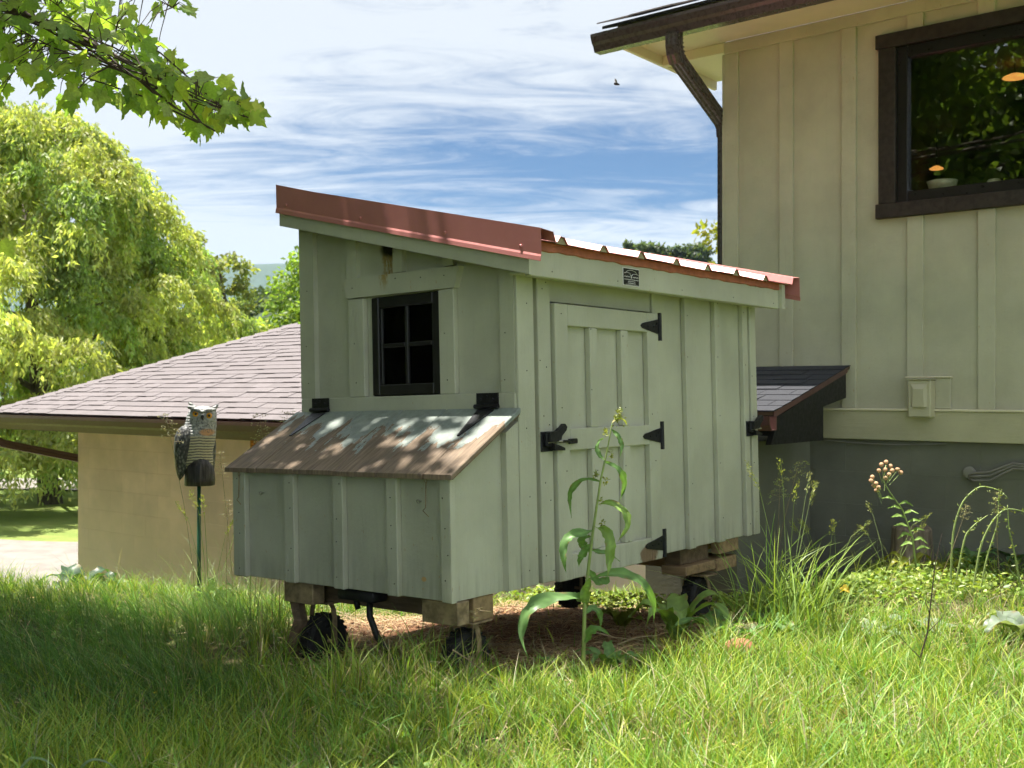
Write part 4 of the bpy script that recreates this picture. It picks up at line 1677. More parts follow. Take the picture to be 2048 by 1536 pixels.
# distant hills
def hill(name, px0, px1, d, prof, depth, mat_, label=None):
    xs = np.linspace(px0, px1, 120)
    V = []
    rows = 10
    for r_ in range(rows):
        s_ = r_ / (rows - 1)
        for px in xs:
            h = np.interp(px, [p[0] for p in prof], [p[1] for p in prof])
            dd = d + depth * (s_ - .5)
            p = at(px, 780, dd)
            top = EYE + (780 - h) / FPX * d
            nz = mnoise.noise(Vector((px * .011, r_ * .4, d * .01))) * .05
            z = -14 + (top + 14) * (math.sin(math.pi * min(1, s_ * 1.0)) ** .8) * (1 + nz)
            V.append((p.x, p.y, z))
    n = len(xs)
    Q = [(r_ * n + i, r_ * n + i + 1, (r_ + 1) * n + i + 1, (r_ + 1) * n + i) for r_ in range(rows - 1) for i in range(n - 1)]
    o = link(name, np_mesh(name, np.array(V), None, np.array(Q), None, mat_, True))
    return tag(o, kind='structure')


M['wood_far'] = simple('wooded_slope', (.040, .066, .028), .95, .4, .15, .8, .6)
hill('hill', 380, 1700, 190, [(380, 660), (480, 620), (540, 600), (600, 590), (900, 545), (1280, 540), (1340, 535), (1450, 545), (1700, 560)], 120, M['wood_far'])
hill('mountain', -400, 2300, 3200, [(-400, 540), (200, 548), (480, 533), (540, 530), (620, 527), (900, 560), (1300, 552), (2300, 540)], 1600, M['wood_far'])


def far_wood():
    """the wooded crest: crowns that read as one mass"""
    g = np.random.default_rng(33)
    P, C = [], []
    for px in np.concatenate([np.linspace(470, 640, 26), np.linspace(650, 1230, 44), np.linspace(1240, 1470, 20)]):
        d = 190 + g.uniform(-14, 14)
        base = np.interp(px, [470, 540, 640, 1240, 1340, 1470], [612, 588, 570, 538, 530, 538]) + g.uniform(4, 30)
        c = at(px + g.uniform(-4, 4), base, d)
        r = g.uniform(2.0, 3.4)
        n = 220
        u = g.normal(size=(n, 3))
        u /= np.linalg.norm(u, axis=1, keepdims=True)
        P.append(np.array(c)[None] + u * r * g.random((n, 1)) ** .5 * np.array([1, 1, .8]))
        C.append(tint(n, np.array([.11, .15, .065]) * g.uniform(.8, 1.2), .15, g))
    P, C = np.concatenate(P), np.concatenate(C)
    n = len(P)
    V, T_, C = leaf_cloud(P, g.normal(size=(n, 3)), .9, .8, C, seed=3)
    o = link('distant_wood', np_mesh('distant_wood', V, T_, None, C, LEAF))
    tag(o, 'blue green wood along the far hillside', 'wood', kind='stuff')


far_wood()
for k, (px, pt, r_) in enumerate(((1262, 483, 1.5), (1292, 487, 1.8), (1325, 490, 1.6), (1352, 493, 1.6), (1378, 490, 1.7), (1402, 488, 2.0))):
    d = 175
    top = at(px, pt, d)
    b = at(px, 545, d)
    round_tree('hilltop_tree', tuple(b), top.z - b.z, r_,
               ('leftmost tree on the far ridge above the coop roof', 'second tree from the left on the far ridge', 'third tree from the left on the far ridge above the roof',
                'fourth tree on the far ridge above the coop roof', 'fifth tree on the far ridge, near the downspout', 'rightmost tree on the far ridge, closest to the downspout')[k],
               'tree', (.10, .13, .07), 700, .75, 60 + k, crown_lo=.12, clumps=14, group='trees on the far ridge')

# ------------------------------------------------------------------ maple overhead
def maple_outline():
    half = [(0, 0), (.10, .02), (.22, -.02), (.30, .10), (.27, .16), (.40, .20), (.52, .30), (.44, .36), (.47, .46), (.36, .46), (.22, .50), (.25, .60), (.20, .70), (.11, .76), (.07, .88), (0, 1.0)]
    pts = [(x, y) for x, y in half] + [(-x, y) for x, y in half[-2:0:-1]]
    return pts


def maple_mesh(kind, col):
    pts = maple_outline()
    V = [(0, .42, 0)]
    g = np.random.default_rng(40 + kind)
    for (x, y) in pts:
        curl = (-.10 - .05 * kind) * (y ** 2) * .5 - .25 * abs(x) * (.4 + .25 * kind)
        V.append((x * (1 + .06 * g.normal()), y, curl + .02 * g.normal()))
    n = len(pts)
    tr = [(0, 1 + i, 1 + (i + 1) % n) for i in range(n)]
    c = np.tile(np.asarray(col), (len(V), 1)) * np.linspace(1.1, .95, len(V))[:, None]
    return np_mesh('maple_leaf', np.array(V), np.array(tr), None, c, LEAF_MAPLE)


def maple():
    g = np.random.default_rng(17)
    tb = at(-1250, 1300, 5.6)
    o = empty('maple_tree', (tb.x, tb.y, gz(tb.x, tb.y)), (0, 0, 0), 'maple tree reaching in from the upper left with broad lobed leaves', 'tree')
    org = Vector(o.location)
    m = MB()
    trunk_top = Vector((0, 0, 6.2))
    m.tube([(0, 0, -.3), (.03, .02, .6), (.0, .05, 1.8), (.05, .0, 3.4), tuple(trunk_top)], [.26, .19, .16, .13, .05], 10)
    # limbs that carry the low branch and the crown above the frame
    w = lambda px, py, d: at(px, py, d) - org
    brs = {
        'a': [w(-1150, 250, 5.5), w(-700, 30, 5.2), w(-250, -30, 4.95), w(0, 12, 4.85), w(120, 55, 4.8), w(300, 148, 4.75), w(400, 200, 4.7), w(505, 238, 4.7)],
        'b': [w(-20, 8, 4.85), w(90, 55, 4.7), w(200, 120, 4.6), w(290, 165, 4.55), w(350, 215, 4.5), w(430, 262, 4.5)],
        'c': [w(-250, -20, 4.9), w(-80, 60, 5.1), w(60, 130, 5.2), w(180, 180, 5.2)],
        'd': [w(-100, -15, 4.9), w(120, -60, 5.0), w(260, -30, 5.1), w(345, 15, 5.1)],
    }
    m.build('trunk', M['bark'], o, True)
    bm_ = MB()
    for k, (key, p) in enumerate(brs.items()):
        r0 = {'a': .05, 'b': .011, 'c': .012, 'd': .010}[key]
        bm_.tube(p, [max(.003, r0 * (1 - i / (len(p) - 1)) ** 1.3) for i in range(len(p))], 6)
    curve = np.array([tuple(q) for p in brs.values() for i in range(len(p) - 1) for q in (p[i].lerp(p[i + 1], t) for t in np.linspace(0, 1, 10))])
    # leaf places: between the upper and the lower edge of the branch's foliage
    up = ([-60, 180, 250, 300, 370, 440, 480, 520], [-60, -40, 0, 62, 128, 150, 195, 232])
    lo = ([-60, 0, 40, 80, 140, 180, 240, 300, 350, 400, 440, 480, 520], [200, 205, 165, 190, 225, 185, 205, 228, 255, 280, 250, 245, 240])
    # side twigs fanning out from the two main branches
    side = []
    for k in range(26):
        key = 'a' if k % 2 else 'b'
        p = brs[key]
        i = int(g.integers(3 if key == 'a' else 1, len(p) - 1))
        s0 = p[i].lerp(p[i + 1], g.random())
        px = g.uniform(-40, 490)
        py = np.interp(px, *up) + (np.interp(px, *lo) - np.interp(px, *up)) * g.uniform(.05, .9)
        e_ = w(px, py, g.uniform(4.5, 5.2))
        if (e_ - s0).length > .75:
            e_ = s0 + (e_ - s0).normalized() * .75
        mid = s0.lerp(e_, .5) + Vector((0, 0, g.uniform(-.03, .06)))
        bm_.tube([s0, mid, e_], [.005, .0035, .0018], 5)
        side += [tuple(s0.lerp(mid, t)) for t in np.linspace(.2, 1, 8)] + [tuple(mid.lerp(e_, t)) for t in np.linspace(.1, 1, 8)]
    curve = np.concatenate([curve, np.array(side)])
    L_ = []
    while len(L_) < 430:
        px = g.uniform(-55, 505)
        a, b = np.interp(px, *up), np.interp(px, *lo)
        py = g.uniform(a, b - 12)
        L_.append((px, py, g.uniform(4.45, 5.25)))
    for k in range(9):
        L_.append((g.uniform(300, 372), g.uniform(-12, 22), g.uniform(4.9, 5.2)))
    L_.append((4, 480, 4.6))
    L_.append((-8, 488, 4.5))
    pal = [(.36, .48, .12), (.31, .44, .12), (.44, .53, .13), (.25, .37, .12), (.40, .47, .22)]
    meshes = [maple_mesh(k % 3, pal[k]) for k in range(5)]
    mats = []
    tw = MB()
    for i, (px, py, d) in enumerate(L_):
        p = w(px, py, d)
        dist = ((curve - np.array(p)) ** 2).sum(1)
        j = int(np.argmin(dist))
        q = Vector(curve[j])
        v = p - q
        if .05 < v.length < .34:
            tw.tube([q, q + v * .55 + Vector((0, 0, .02)), p], [.0028, .0020, .0013], 4)
        down = Vector((g.normal(.15, .35), g.normal(0, .35), -1.0 + abs(g.normal(0, .35))))
        down = (down + v.normalized() * .5).normalized() if v.length > .01 else down.normalized()
        nrm = Vector((g.normal(0, .6), g.normal(-.3, .6), g.normal(.55, .4)))
        nrm = (nrm - down * nrm.dot(down)).normalized()
        sx = down.cross(nrm)
        s = g.uniform(.072, .112)
        mt = Matrix(((sx.x * s, down.x * s, nrm.x * s, p.x), (sx.y * s, down.y * s, nrm.y * s, p.y), (sx.z * s, down.z * s, nrm.z * s, p.z), (0, 0, 0, 1)))
        mats.append((mt, meshes[int(g.integers(0, 5))], s * (px > -30)))
    bo = bm_.build('branch', M['twig'], o, True)
    ls = tw.build('leaf_stalks', M['twig'], bo)
    ls['kind'] = 'stuff'
    order = sorted(range(len(mats)), key=lambda i: -mats[i][2])
    for i in order[:298]:
        lo_ = link('leaf', mats[i][1], bo)
        lo_.matrix_local = mats[i][0]
    # remaining leaves of the branch and the crown above the picture
    VV, TT_, CC = [], [], []
    off = 0

    def push(mt, me):
        nonlocal off
        v = np.empty(len(me.vertices) * 3, np.float32)
        me.vertices.foreach_get('co', v)
        v = v.reshape(-1, 3) @ np.array(mt.to_3x3()).T + np.array(mt.translation)
        t = np.empty(len(me.loops), np.int32)
        me.loops.foreach_get('vertex_index', t)
        c = np.empty(len(me.vertices) * 4, np.float32)
        me.attributes['tint'].data.foreach_get('color', c)
        VV.append(v)
        TT_.append(t.reshape(-1, 3) + off)
        CC.append(c.reshape(-1, 4)[:, :3])
        off += len(v)
    for i in order[298:]:
        push(mats[i][0], mats[i][1])
    o2 = link('hidden_leaves', np_mesh('more_leaves', np.concatenate(VV), np.concatenate(TT_), None, np.concatenate(CC), LEAF_MAPLE), bo)
    o2.name = 'small_leaves'
    o2['kind'] = 'stuff'
    # crown: clumps of leaf-shaped faces over the left of the lawn
    lm = MB()
    cl = []
    for k in range(68):
        d = g.uniform(3.2, 5.9)
        lat = g.uniform(-6.0, -1.35)
        if abs(lat + 2.4) < 1.0 and abs(d - 5.25) < .8:
            continue
        px = 1024 + lat / d * FPX
        z = g.uniform(4.6, 6.4)
        c = at(px, 780, d)
        # keep clear of what the picture shows
        if (z - .75 - EYE) / d * FPX < 800:
            z = EYE + 830 / FPX * d + .75 + g.uniform(0, .8)
        c.z = z
        c -= org
        cl.append((c.x, c.y, c.z, g.uniform(.5, .85)))
        a0 = Vector((0, 0, min(5.6, max(2.2, c.z - 1.4))))
        mid = a0.lerp(Vector(c[:]), .5) + Vector((0, 0, .25))
        lm.tube([a0, mid, Vector(c[:])], [.05, .03, .008], 6)
    for (wx, wy, wz, wr) in ((-4.2, 2.85, 5.2, .55), (-4.8, 2.85, 5.2, .5)):  # unseen clumps added to shade the top of the nest box lid
        c = Vector((wx, wy, wz)) - org
        cl.append((c.x, c.y, c.z, wr))
        lm.tube([(0, 0, 4.2), tuple(c * .5 + Vector((0, 0, 2.4))), tuple(c)], [.05, .03, .008], 6)
    # unseen rest of the crown around the viewer, added to dim the coop front
    nb = 0
    while nb < 80:
        d, lat, z = g.uniform(-2.0, 5.2), g.uniform(-9.5, -1.5), g.uniform(2.2, 6.4)
        if lat > -.66 * max(d, 0) - 1.3 and z < EYE + .42 * d + 1.2:
            continue
        if d < 0 and lat > -2.6:
            continue
        c = at(1024, 780, d) + Vector((CT, ST, 0)) * lat
        c.z = z
        c -= org
        cl.append((c.x, c.y, c.z, g.uniform(.6, .95)))
        nb += 1
        a0 = Vector((0, 0, min(5.4, max(1.8, c.z - 1.2))))
        lm.tube([a0, a0.lerp(Vector(c[:]), .5) + Vector((0, 0, .25)), Vector(c[:])], [.05, .03, .008], 6)
    lm.build('limbs', M['bark'], o, True)
    cl = np.array(cl)
    n = 52000
    k = g.integers(0, len(cl), n)
    u = g.normal(size=(n, 3))
    u /= np.linalg.norm(u, axis=1, keepdims=True)
    P = cl[k, :3] + u * g.random((n, 1)) ** .45 * cl[k, 3:4] * np.array([1.15, 1.15, .6])
    D = g.normal(size=(n, 3)) * .6 + np.array([0, 0, -.5]) + u * .4
    V, T_, C = leaf_cloud(P, D, g.uniform(.09, .14, n), g.uniform(.08, .12, n), tint(n, (.15, .21, .045), .14, g), seed=9)
    cr = link('crown', np_mesh('crown', V, T_, None, C, LEAF_MAPLE), o)
    cr['kind'] = 'stuff'


maple()

# trees behind the viewer, mirrored in the house window
for k, (x, y, h, cr, lab) in enumerate(((-9.0, -2.6, 11.0, 3.4, 'broad dark tree mirrored at the left of the house window'),
                                        (-10.5, -8.0, 14.0, 4.2, 'tall tree mirrored at the centre of the house window'),
                                        (-4.7, -5.4, 13.5, 4.4, 'leafy tree mirrored at the right of the house window'),
                                        (-15.0, -3.0, 13.0, 4.2, 'bright distant tree mirrored high in the house window'))):
    round_tree('garden_tree', (x, y, gz(x, y)), h, cr, lab, 'tree', (.20, .28, .08), 26000, .26, 80 + k, crown_lo=.0, clumps=95, group='trees mirrored in the window')
# ------------------------------------------------------------------ grass
def blades(P, h, w, az, lean, bend, col, levels=3):
    """curved tapering blades; lean = sideways reach over height"""
    n = len(P)
    ts = np.linspace(0, 1, levels + 1)
    dirv = np.stack([np.cos(az), np.sin(az), np.zeros(n)], 1)
    sid = np.stack([-np.sin(az), np.cos(az), np.zeros(n)], 1)
    tw = rng.uniform(-1.2, 1.2, n)
    sid = sid * np.cos(tw)[:, None] + dirv * np.sin(tw)[:, None]
    rows = []
    cs = []
    for i, t in enumerate(ts):
        c = P + dirv * (lean * h * (t ** 1.8))[:, None] + np.stack([np.zeros(n), np.zeros(n), h * (t - bend * t ** 2.5)], 1)
        ww = w * (1 - t) ** .7 if i else w * .8
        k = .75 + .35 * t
        if i < levels:
            rows.append(np.stack([c - sid * ww[:, None] * .5, c + sid * ww[:, None] * .5], 1))
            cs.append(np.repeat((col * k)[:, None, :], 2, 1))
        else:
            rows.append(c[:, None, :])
            cs.append((col * k)[:, None, :])
    V = np.concatenate(rows, 1)
    C = np.concatenate(cs, 1)
    m = V.shape[1]
    b = np.arange(n) * m
    Q = np.concatenate([np.stack([b + 2 * i, b + 2 * i + 1, b + 2 * i + 3, b + 2 * i + 2], 1) for i in range(levels - 1)])
    e_ = 2 * (levels - 1)
    T_ = np.stack([b + e_, b + e_ + 1, b + e_ + 2], 1)
    return V.reshape(-1, 3), T_, Q, C.reshape(-1, 3)


def world_xy(a, d):
    return (a * CT - ST) * d, (a * ST + CT) * d


def fbm(x, y, s, seed=0.0):
    v = np.zeros_like(x)
    amp = 1.0
    for k in range(4):
        f = s * 2 ** k
        v += amp * (np.sin(x * f * 1.3 + 1.7 * k + seed + 1.6 * np.sin(y * f * .7 + seed)) * np.cos(y * f * 1.1 - .9 * k + 1.3 * np.sin(x * f * .8 - seed)))
        amp *= .55
    return v / 2.0


def dirt_amt(x, y):
    dd = np.hypot((x + 3.1) / 1.15, (y - 4.2) / 1.5) + .14 * fbm(x, y, 2.5, 2.0)
    return smooth(1.02, .86, dd)


def lawn(n, d0, d1, amax, hmul, wmul, name, label):
    g = rng
    d = d0 * (d1 / d0) ** g.random(n)
    a = g.uniform(-amax, amax, n)
    x, y = world_xy(a, d)
    px = 1024 + a * FPX
    patch = fbm(x, y, 2.2)
    patch2 = fbm(x, y, .9, 5.0)
    keep = (y < 6.58) | (x < -3.5)
    keep &= ~((x > -3.4) & (x < -2.6) & (y > 5.55))
    keep &= g.random(n) > dirt_amt(x, y) * .985
    keep &= g.random(n) > np.clip(1.3 * (patch - .18), 0, .8)
    q = -.8 * x + .6 * y
    keep &= q < 8.2
    x, y, d, a, px, patch, patch2 = (v[keep] for v in (x, y, d, a, px, patch, patch2))
    n = len(x)
    # left of the coop the grass is long, fine and lies over; right of it short and broad bladed
    long_ = smooth(600, 380, px) * smooth(3.1, 3.7, d) * smooth(6.0, 5.1, d) * (.65 + .35 * (patch2 > -.25))
    nearcoop = smooth(.9, .25, np.abs(x + 4.2) + np.abs(y - 3.1) * .5)
    long_ = np.clip(long_ * .75 + nearcoop * .6, 0, 1)
    lg = g.random(n) < long_ * .9
    h = np.where(lg, g.uniform(.10, .30, n), g.uniform(.035, .125, n) * (1.0 + .5 * patch2.clip(-.6, .8))) * hmul
    tallr = smooth(4.3, 6.2, y) * (x > -2.6)
    h = h * (1 + .6 * tallr * g.random(n))
    w = np.where(lg, g.uniform(.0015, .003, n), g.uniform(.0025, .0062, n) * np.where(g.random(n) < .12, 1.8, 1)) * wmul
    az = np.where(lg, R(-75) + .7 * patch + g.normal(0, .7, n), g.uniform(0, 2 * math.pi, n))
    lean = np.where(lg, g.uniform(.3, 1.1, n), np.abs(g.normal(.55, .45, n)))
    bend = np.where(lg, g.uniform(.1, .45, n), g.uniform(0, .25, n))
    col = np.where((g.random(n) < .4)[:, None], tint(n, (.21, .40, .07), .18, g, .12), tint(n, (.38, .47, .075), .18, g, .14))
    col = np.where(lg[:, None], tint(n, (.15, .30, .085), .15, g, .12), col)
    dry = g.random(n) < (.05 + .18 * (patch2 < -.2) + .2 * (patch > .25))
    col = np.where(dry[:, None], tint(n, (.52, .44, .27), .15, g, .1), col)
    strip = (np.abs(y - 2.62) < .3) & (x > -4.0) & (x < -2.2) & (g.random(n) < .5)
    h = np.where(strip, g.uniform(.05, .125, n) * np.where((np.abs(x + 3.42) < .24) | (np.abs(x + 2.66) < .2), 1.75, 1), h)
    # gather the blades into tufts that lean outwards
    nt = n // 26
    k = g.integers(0, n, nt)
    tx_, ty_ = x[k], y[k]
    cell = .32
    order = np.argsort(tx_)
    tx_, ty_ = tx_[order], ty_[order]
    tc_ = tint(nt, (1, 1, 1), .14, g, .16)
    th = g.uniform(.65, 1.45, nt)
    joined = g.random(n) < .72
    best = np.full(n, 9.0)
    bi = np.zeros(n, int)
    pos = np.searchsorted(tx_, x)
    for s_ in range(-36, 37):
        j = np.clip(pos + s_, 0, nt - 1)
        dd_ = np.hypot(tx_[j] - x, ty_[j] - y)
        m_ = dd_ < best
        best = np.where(m_, dd_, best)
        bi = np.where(m_, j, bi)
    joined &= best < .22
    ang_ = g.uniform(0, 6.283, n)
    rr_ = np.abs(g.normal(0, .012, n)) + .002
    x = np.where(joined, tx_[bi] + np.cos(ang_) * rr_, x)
    y = np.where(joined, ty_[bi] + np.sin(ang_) * rr_, y)
    az = np.where(joined & ~lg, ang_ + g.normal(0, .35, n), az)
    h = np.where(joined, h * th[bi], h)
    col = np.where(joined[:, None], col * tc_[bi], col).clip(.01, .9)
    P = np.stack([x, y, ground_z(x, y) - .006], 1)
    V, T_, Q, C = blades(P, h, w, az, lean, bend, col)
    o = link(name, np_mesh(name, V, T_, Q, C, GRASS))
    tag(o, label, 'grass', kind='stuff')


lawn(165000, 2.0, 7.6, .74, 1.0, 1.0, 'grass', 'green lawn grass around the coop, long and fine on the left')
lawn(16000, 7.0, 10.0, .72, 1.2, 2.0, 'grass', 'sunny grass along the brow of the bank')


def thatch():
    g = np.random.default_rng(50)
    n = 30000
    d = 2.2 * (7.5 / 2.2) ** g.random(n)
    a = g.uniform(-.55, .55, n)
    x, y = world_xy(a, d)
    m = 6500
    x = np.concatenate([x, g.uniform(-4.4, -1.9, m)])
    y = np.concatenate([y, g.uniform(2.9, 6.0, m)])
    dm = dirt_amt(x, y)
    keep = g.random(len(x)) < (.16 + .84 * dm)
    keep &= (y < 6.5)
    x, y = x[keep], y[keep]
    n = len(x)
    ln = g.uniform(.03, .14, n)
    az = g.uniform(0, 6.28, n)
    dv = np.stack([np.cos(az), np.sin(az), g.normal(0, .12, n)], 1)
    P = np.stack([x, y, ground_z(x, y) + g.uniform(.004, .022, n)], 1)
    S = np.stack([-np.sin(az), np.cos(az), g.normal(0, .4, n)], 1) * g.uniform(.0009, .002, n)[:, None]
    m_ = P + dv * ln[:, None] * .5 + np.array([0, 0, .006])
    e_ = P + dv * ln[:, None]
    V = np.stack([P - S, P + S, m_ - S, m_ + S, e_ - S * .4, e_ + S * .4], 1).reshape(-1, 3)
    b = np.arange(n) * 6
    Q = np.concatenate([np.stack([b, b + 1, b + 3, b + 2], 1), np.stack([b + 2, b + 3, b + 5, b + 4], 1)])
    C = np.repeat(tint(n, (.46, .34, .20), .22, g, .12), 6, 0)
    o = link('straw', np_mesh('straw', V, None, Q, C, STRAW))
    tag(o, 'dry straw scattered on the red soil under the coop', 'straw', kind='stuff')
    # clods of clay
    mb = MB()
    for k in range(420):
        x, y = g.uniform(-4.0, -2.1), g.uniform(3.1, 5.6)
        if dirt_amt(np.array([x]), np.array([y]))[0] < .6:
            continue
        r = g.uniform(.006, .022)
        z = gz(x, y)
        V = []
        for (u, v, w_) in ((1, 0, 0), (0, 1, 0), (-1, 0, 0), (0, -1, 0), (0, 0, 1), (0, 0, -1)):
            j = g.uniform(.6, 1.3)
            V.append((x + u * r * j, y + v * r * j, z + r * .3 + w_ * r * j * .8))
        mb.add(V, [(0, 1, 4), (1, 2, 4), (2, 3, 4), (3, 0, 4), (1, 0, 5), (2, 1, 5), (3, 2, 5), (0, 3, 5)])
    o = mb.build('soil_clods', simple('red_clay', (.2, .1, .055), .95, .3, 20, .5))
    tag(o, 'crumbs of red clay on the bare soil under the coop', 'soil', kind='stuff')


thatch()


def groundcover():
    """low broad leaves behind and beside the coop"""
    g = np.random.default_rng(51)
    n = 8500
    x = np.concatenate([g.uniform(-2.75, -1.2, n), g.uniform(-4.2, -2.7, 1300)])
    y = np.concatenate([g.uniform(4.9, 6.55, n), g.uniform(5.0, 5.6, 1300)])
    k = (fbm(x, y, 2.0, 8.0) > -.25) & (g.random(len(x)) < .25 + .75 * smooth(-1.2, -2.0, x))
    k &= ~((x < -2.62) & (y > 5.5))
    x, y = x[k], y[k]
    n = len(x)
    P = np.stack([x, y, ground_z(x, y) + g.uniform(.01, .11, n)], 1)
    az = g.uniform(0, 6.28, n)
    D = np.stack([np.cos(az), np.sin(az), g.normal(.1, .3, n)], 1)
    V, T_, C = leaf_cloud(P, D, g.uniform(.018, .042, n), g.uniform(.012, .030, n), tint(n, (.30, .40, .10), .22, g, .16), seed=4)
    o = link('ground_cover', np_mesh('ground_cover', V, T_, None, C, WEED))
    tag(o, 'low leafy weeds growing between the coop and the house', 'weeds', kind='stuff')


groundcover()


def clover():
    g = np.random.default_rng(57)
    n = 9000
    d = 2.4 * (6.5 / 2.4) ** g.random(n)
    a = g.uniform(-.52, .52, n)
    x, y = world_xy(a, d)
    k = (fbm(x, y, 1.6, 3.0) > .12) & (dirt_amt(x, y) < .3) & (y < 6.4)
    x, y = x[k], y[k]
    n = len(x)
    cx_, cy_, cz_ = x, y, ground_z(x, y) + g.uniform(.015, .06, n)
    P, D = [], []
    a0 = g.uniform(0, 6.28, n)
    for j in range(3):
        a_ = a0 + j * 2.094
        P.append(np.stack([cx_, cy_, cz_], 1))
        D.append(np.stack([np.cos(a_), np.sin(a_), np.full(n, .25)], 1))
    P, D = np.concatenate(P), np.concatenate(D)
    m_ = len(P)
    V, T_, C = leaf_cloud(P, D, g.uniform(.010, .020, m_), g.uniform(.009, .017, m_), tint(m_, (.20, .34, .09), .16, g, .1), seed=6)
    o = link('clover', np_mesh('clover', V, T_, None, C, WEED))
    tag(o, 'low clover leaves scattered in patches through the lawn', 'clover', kind='stuff')


clover()


# ------------------------------------------------------------------ weeds
def strap(pts, width, col, wavy=.15, seed=0, fold=.25, nrm=None, tipw=.02, rows=18):
    """a long leaf along pts (Vectors), folded on its midrib, with a wavy rim"""
    g = np.random.default_rng(seed)
    pts = [np.array(p, float) for p in pts]
    seg = np.cumsum([0] + [np.linalg.norm(pts[i + 1] - pts[i]) for i in range(len(pts) - 1)])
    ts = np.linspace(0, seg[-1], rows + 1)
    P = np.stack([np.interp(ts, seg, [p[k] for p in pts]) for k in range(3)], 1)
    for _ in range(2):
        P[1:-1] = (P[:-2] + 2 * P[1:-1] + P[2:]) / 4
    tg = np.gradient(P, axis=0)
    tg /= np.linalg.norm(tg, axis=1, keepdims=True) + 1e-9
    view = np.array(nrm if nrm is not None else (ST * .8, -CT * .8, .6), float)
    sd = np.cross(tg, view)
    sd /= np.linalg.norm(sd, axis=1, keepdims=True) + 1e-9
    nn = np.cross(sd, tg)
    u = np.linspace(0, 1, rows + 1)
    prof = np.clip(np.sin(np.pi * np.clip(u, 0, 1) ** .8) ** 1.05, tipw, 1) * width
    V, C = [], []
    ph = g.uniform(0, 6)
    for j, s in enumerate((-1, -.5, 0, .5, 1)):
        wv = wavy * width * np.sin(u * 15 + ph + (2 if s > 0 else 0)) * abs(s)
        rag = 1 + (g.normal(0, .11, rows + 1) if abs(s) == 1 else 0)
        V.append(P + sd * (prof * s * .5 * rag)[:, None] + nn * ((abs(s) * fold * prof * .5) + wv)[:, None])
        k = 1.28 if s == 0 else g.uniform(.92, 1.06)
        cc = np.tile(np.asarray(col) * k, (rows + 1, 1)) * g.normal(1, .10, (rows + 1, 1)).clip(.7, 1.3)
        if abs(s) == 1:
            br_ = (g.random(rows + 1) < .10)[:, None]
            cc = np.where(br_, np.array([[.30, .22, .09]]), cc)
        C.append(cc)
    V = np.stack(V, 1).reshape(-1, 3)
    C = np.stack(C, 1).reshape(-1, 3)
    Q = [(i * 5 + j, i * 5 + j + 1, (i + 1) * 5 + j + 1, (i + 1) * 5 + j) for i in range(rows) for j in range(4)]
    return np_mesh('leaf', V, None, np.array(Q), C, WEED, True)


def plant(name, px, py, d, label, cat='weed', group=None):
    p = at(px, py, d)
    return empty(name, (p.x, p.y, gz(p.x, p.y)), (0, 0, 0), label, cat, group)


STEM = simple('green_stem', (.28, .36, .12), .5, .25, 12, .15)
STEM_DRY = simple('dry_stem', (.26, .20, .11), .7, .25, 20, .2)
DG, LG, YG = (.17, .31, .10), (.26, .40, .10), (.42, .46, .06)


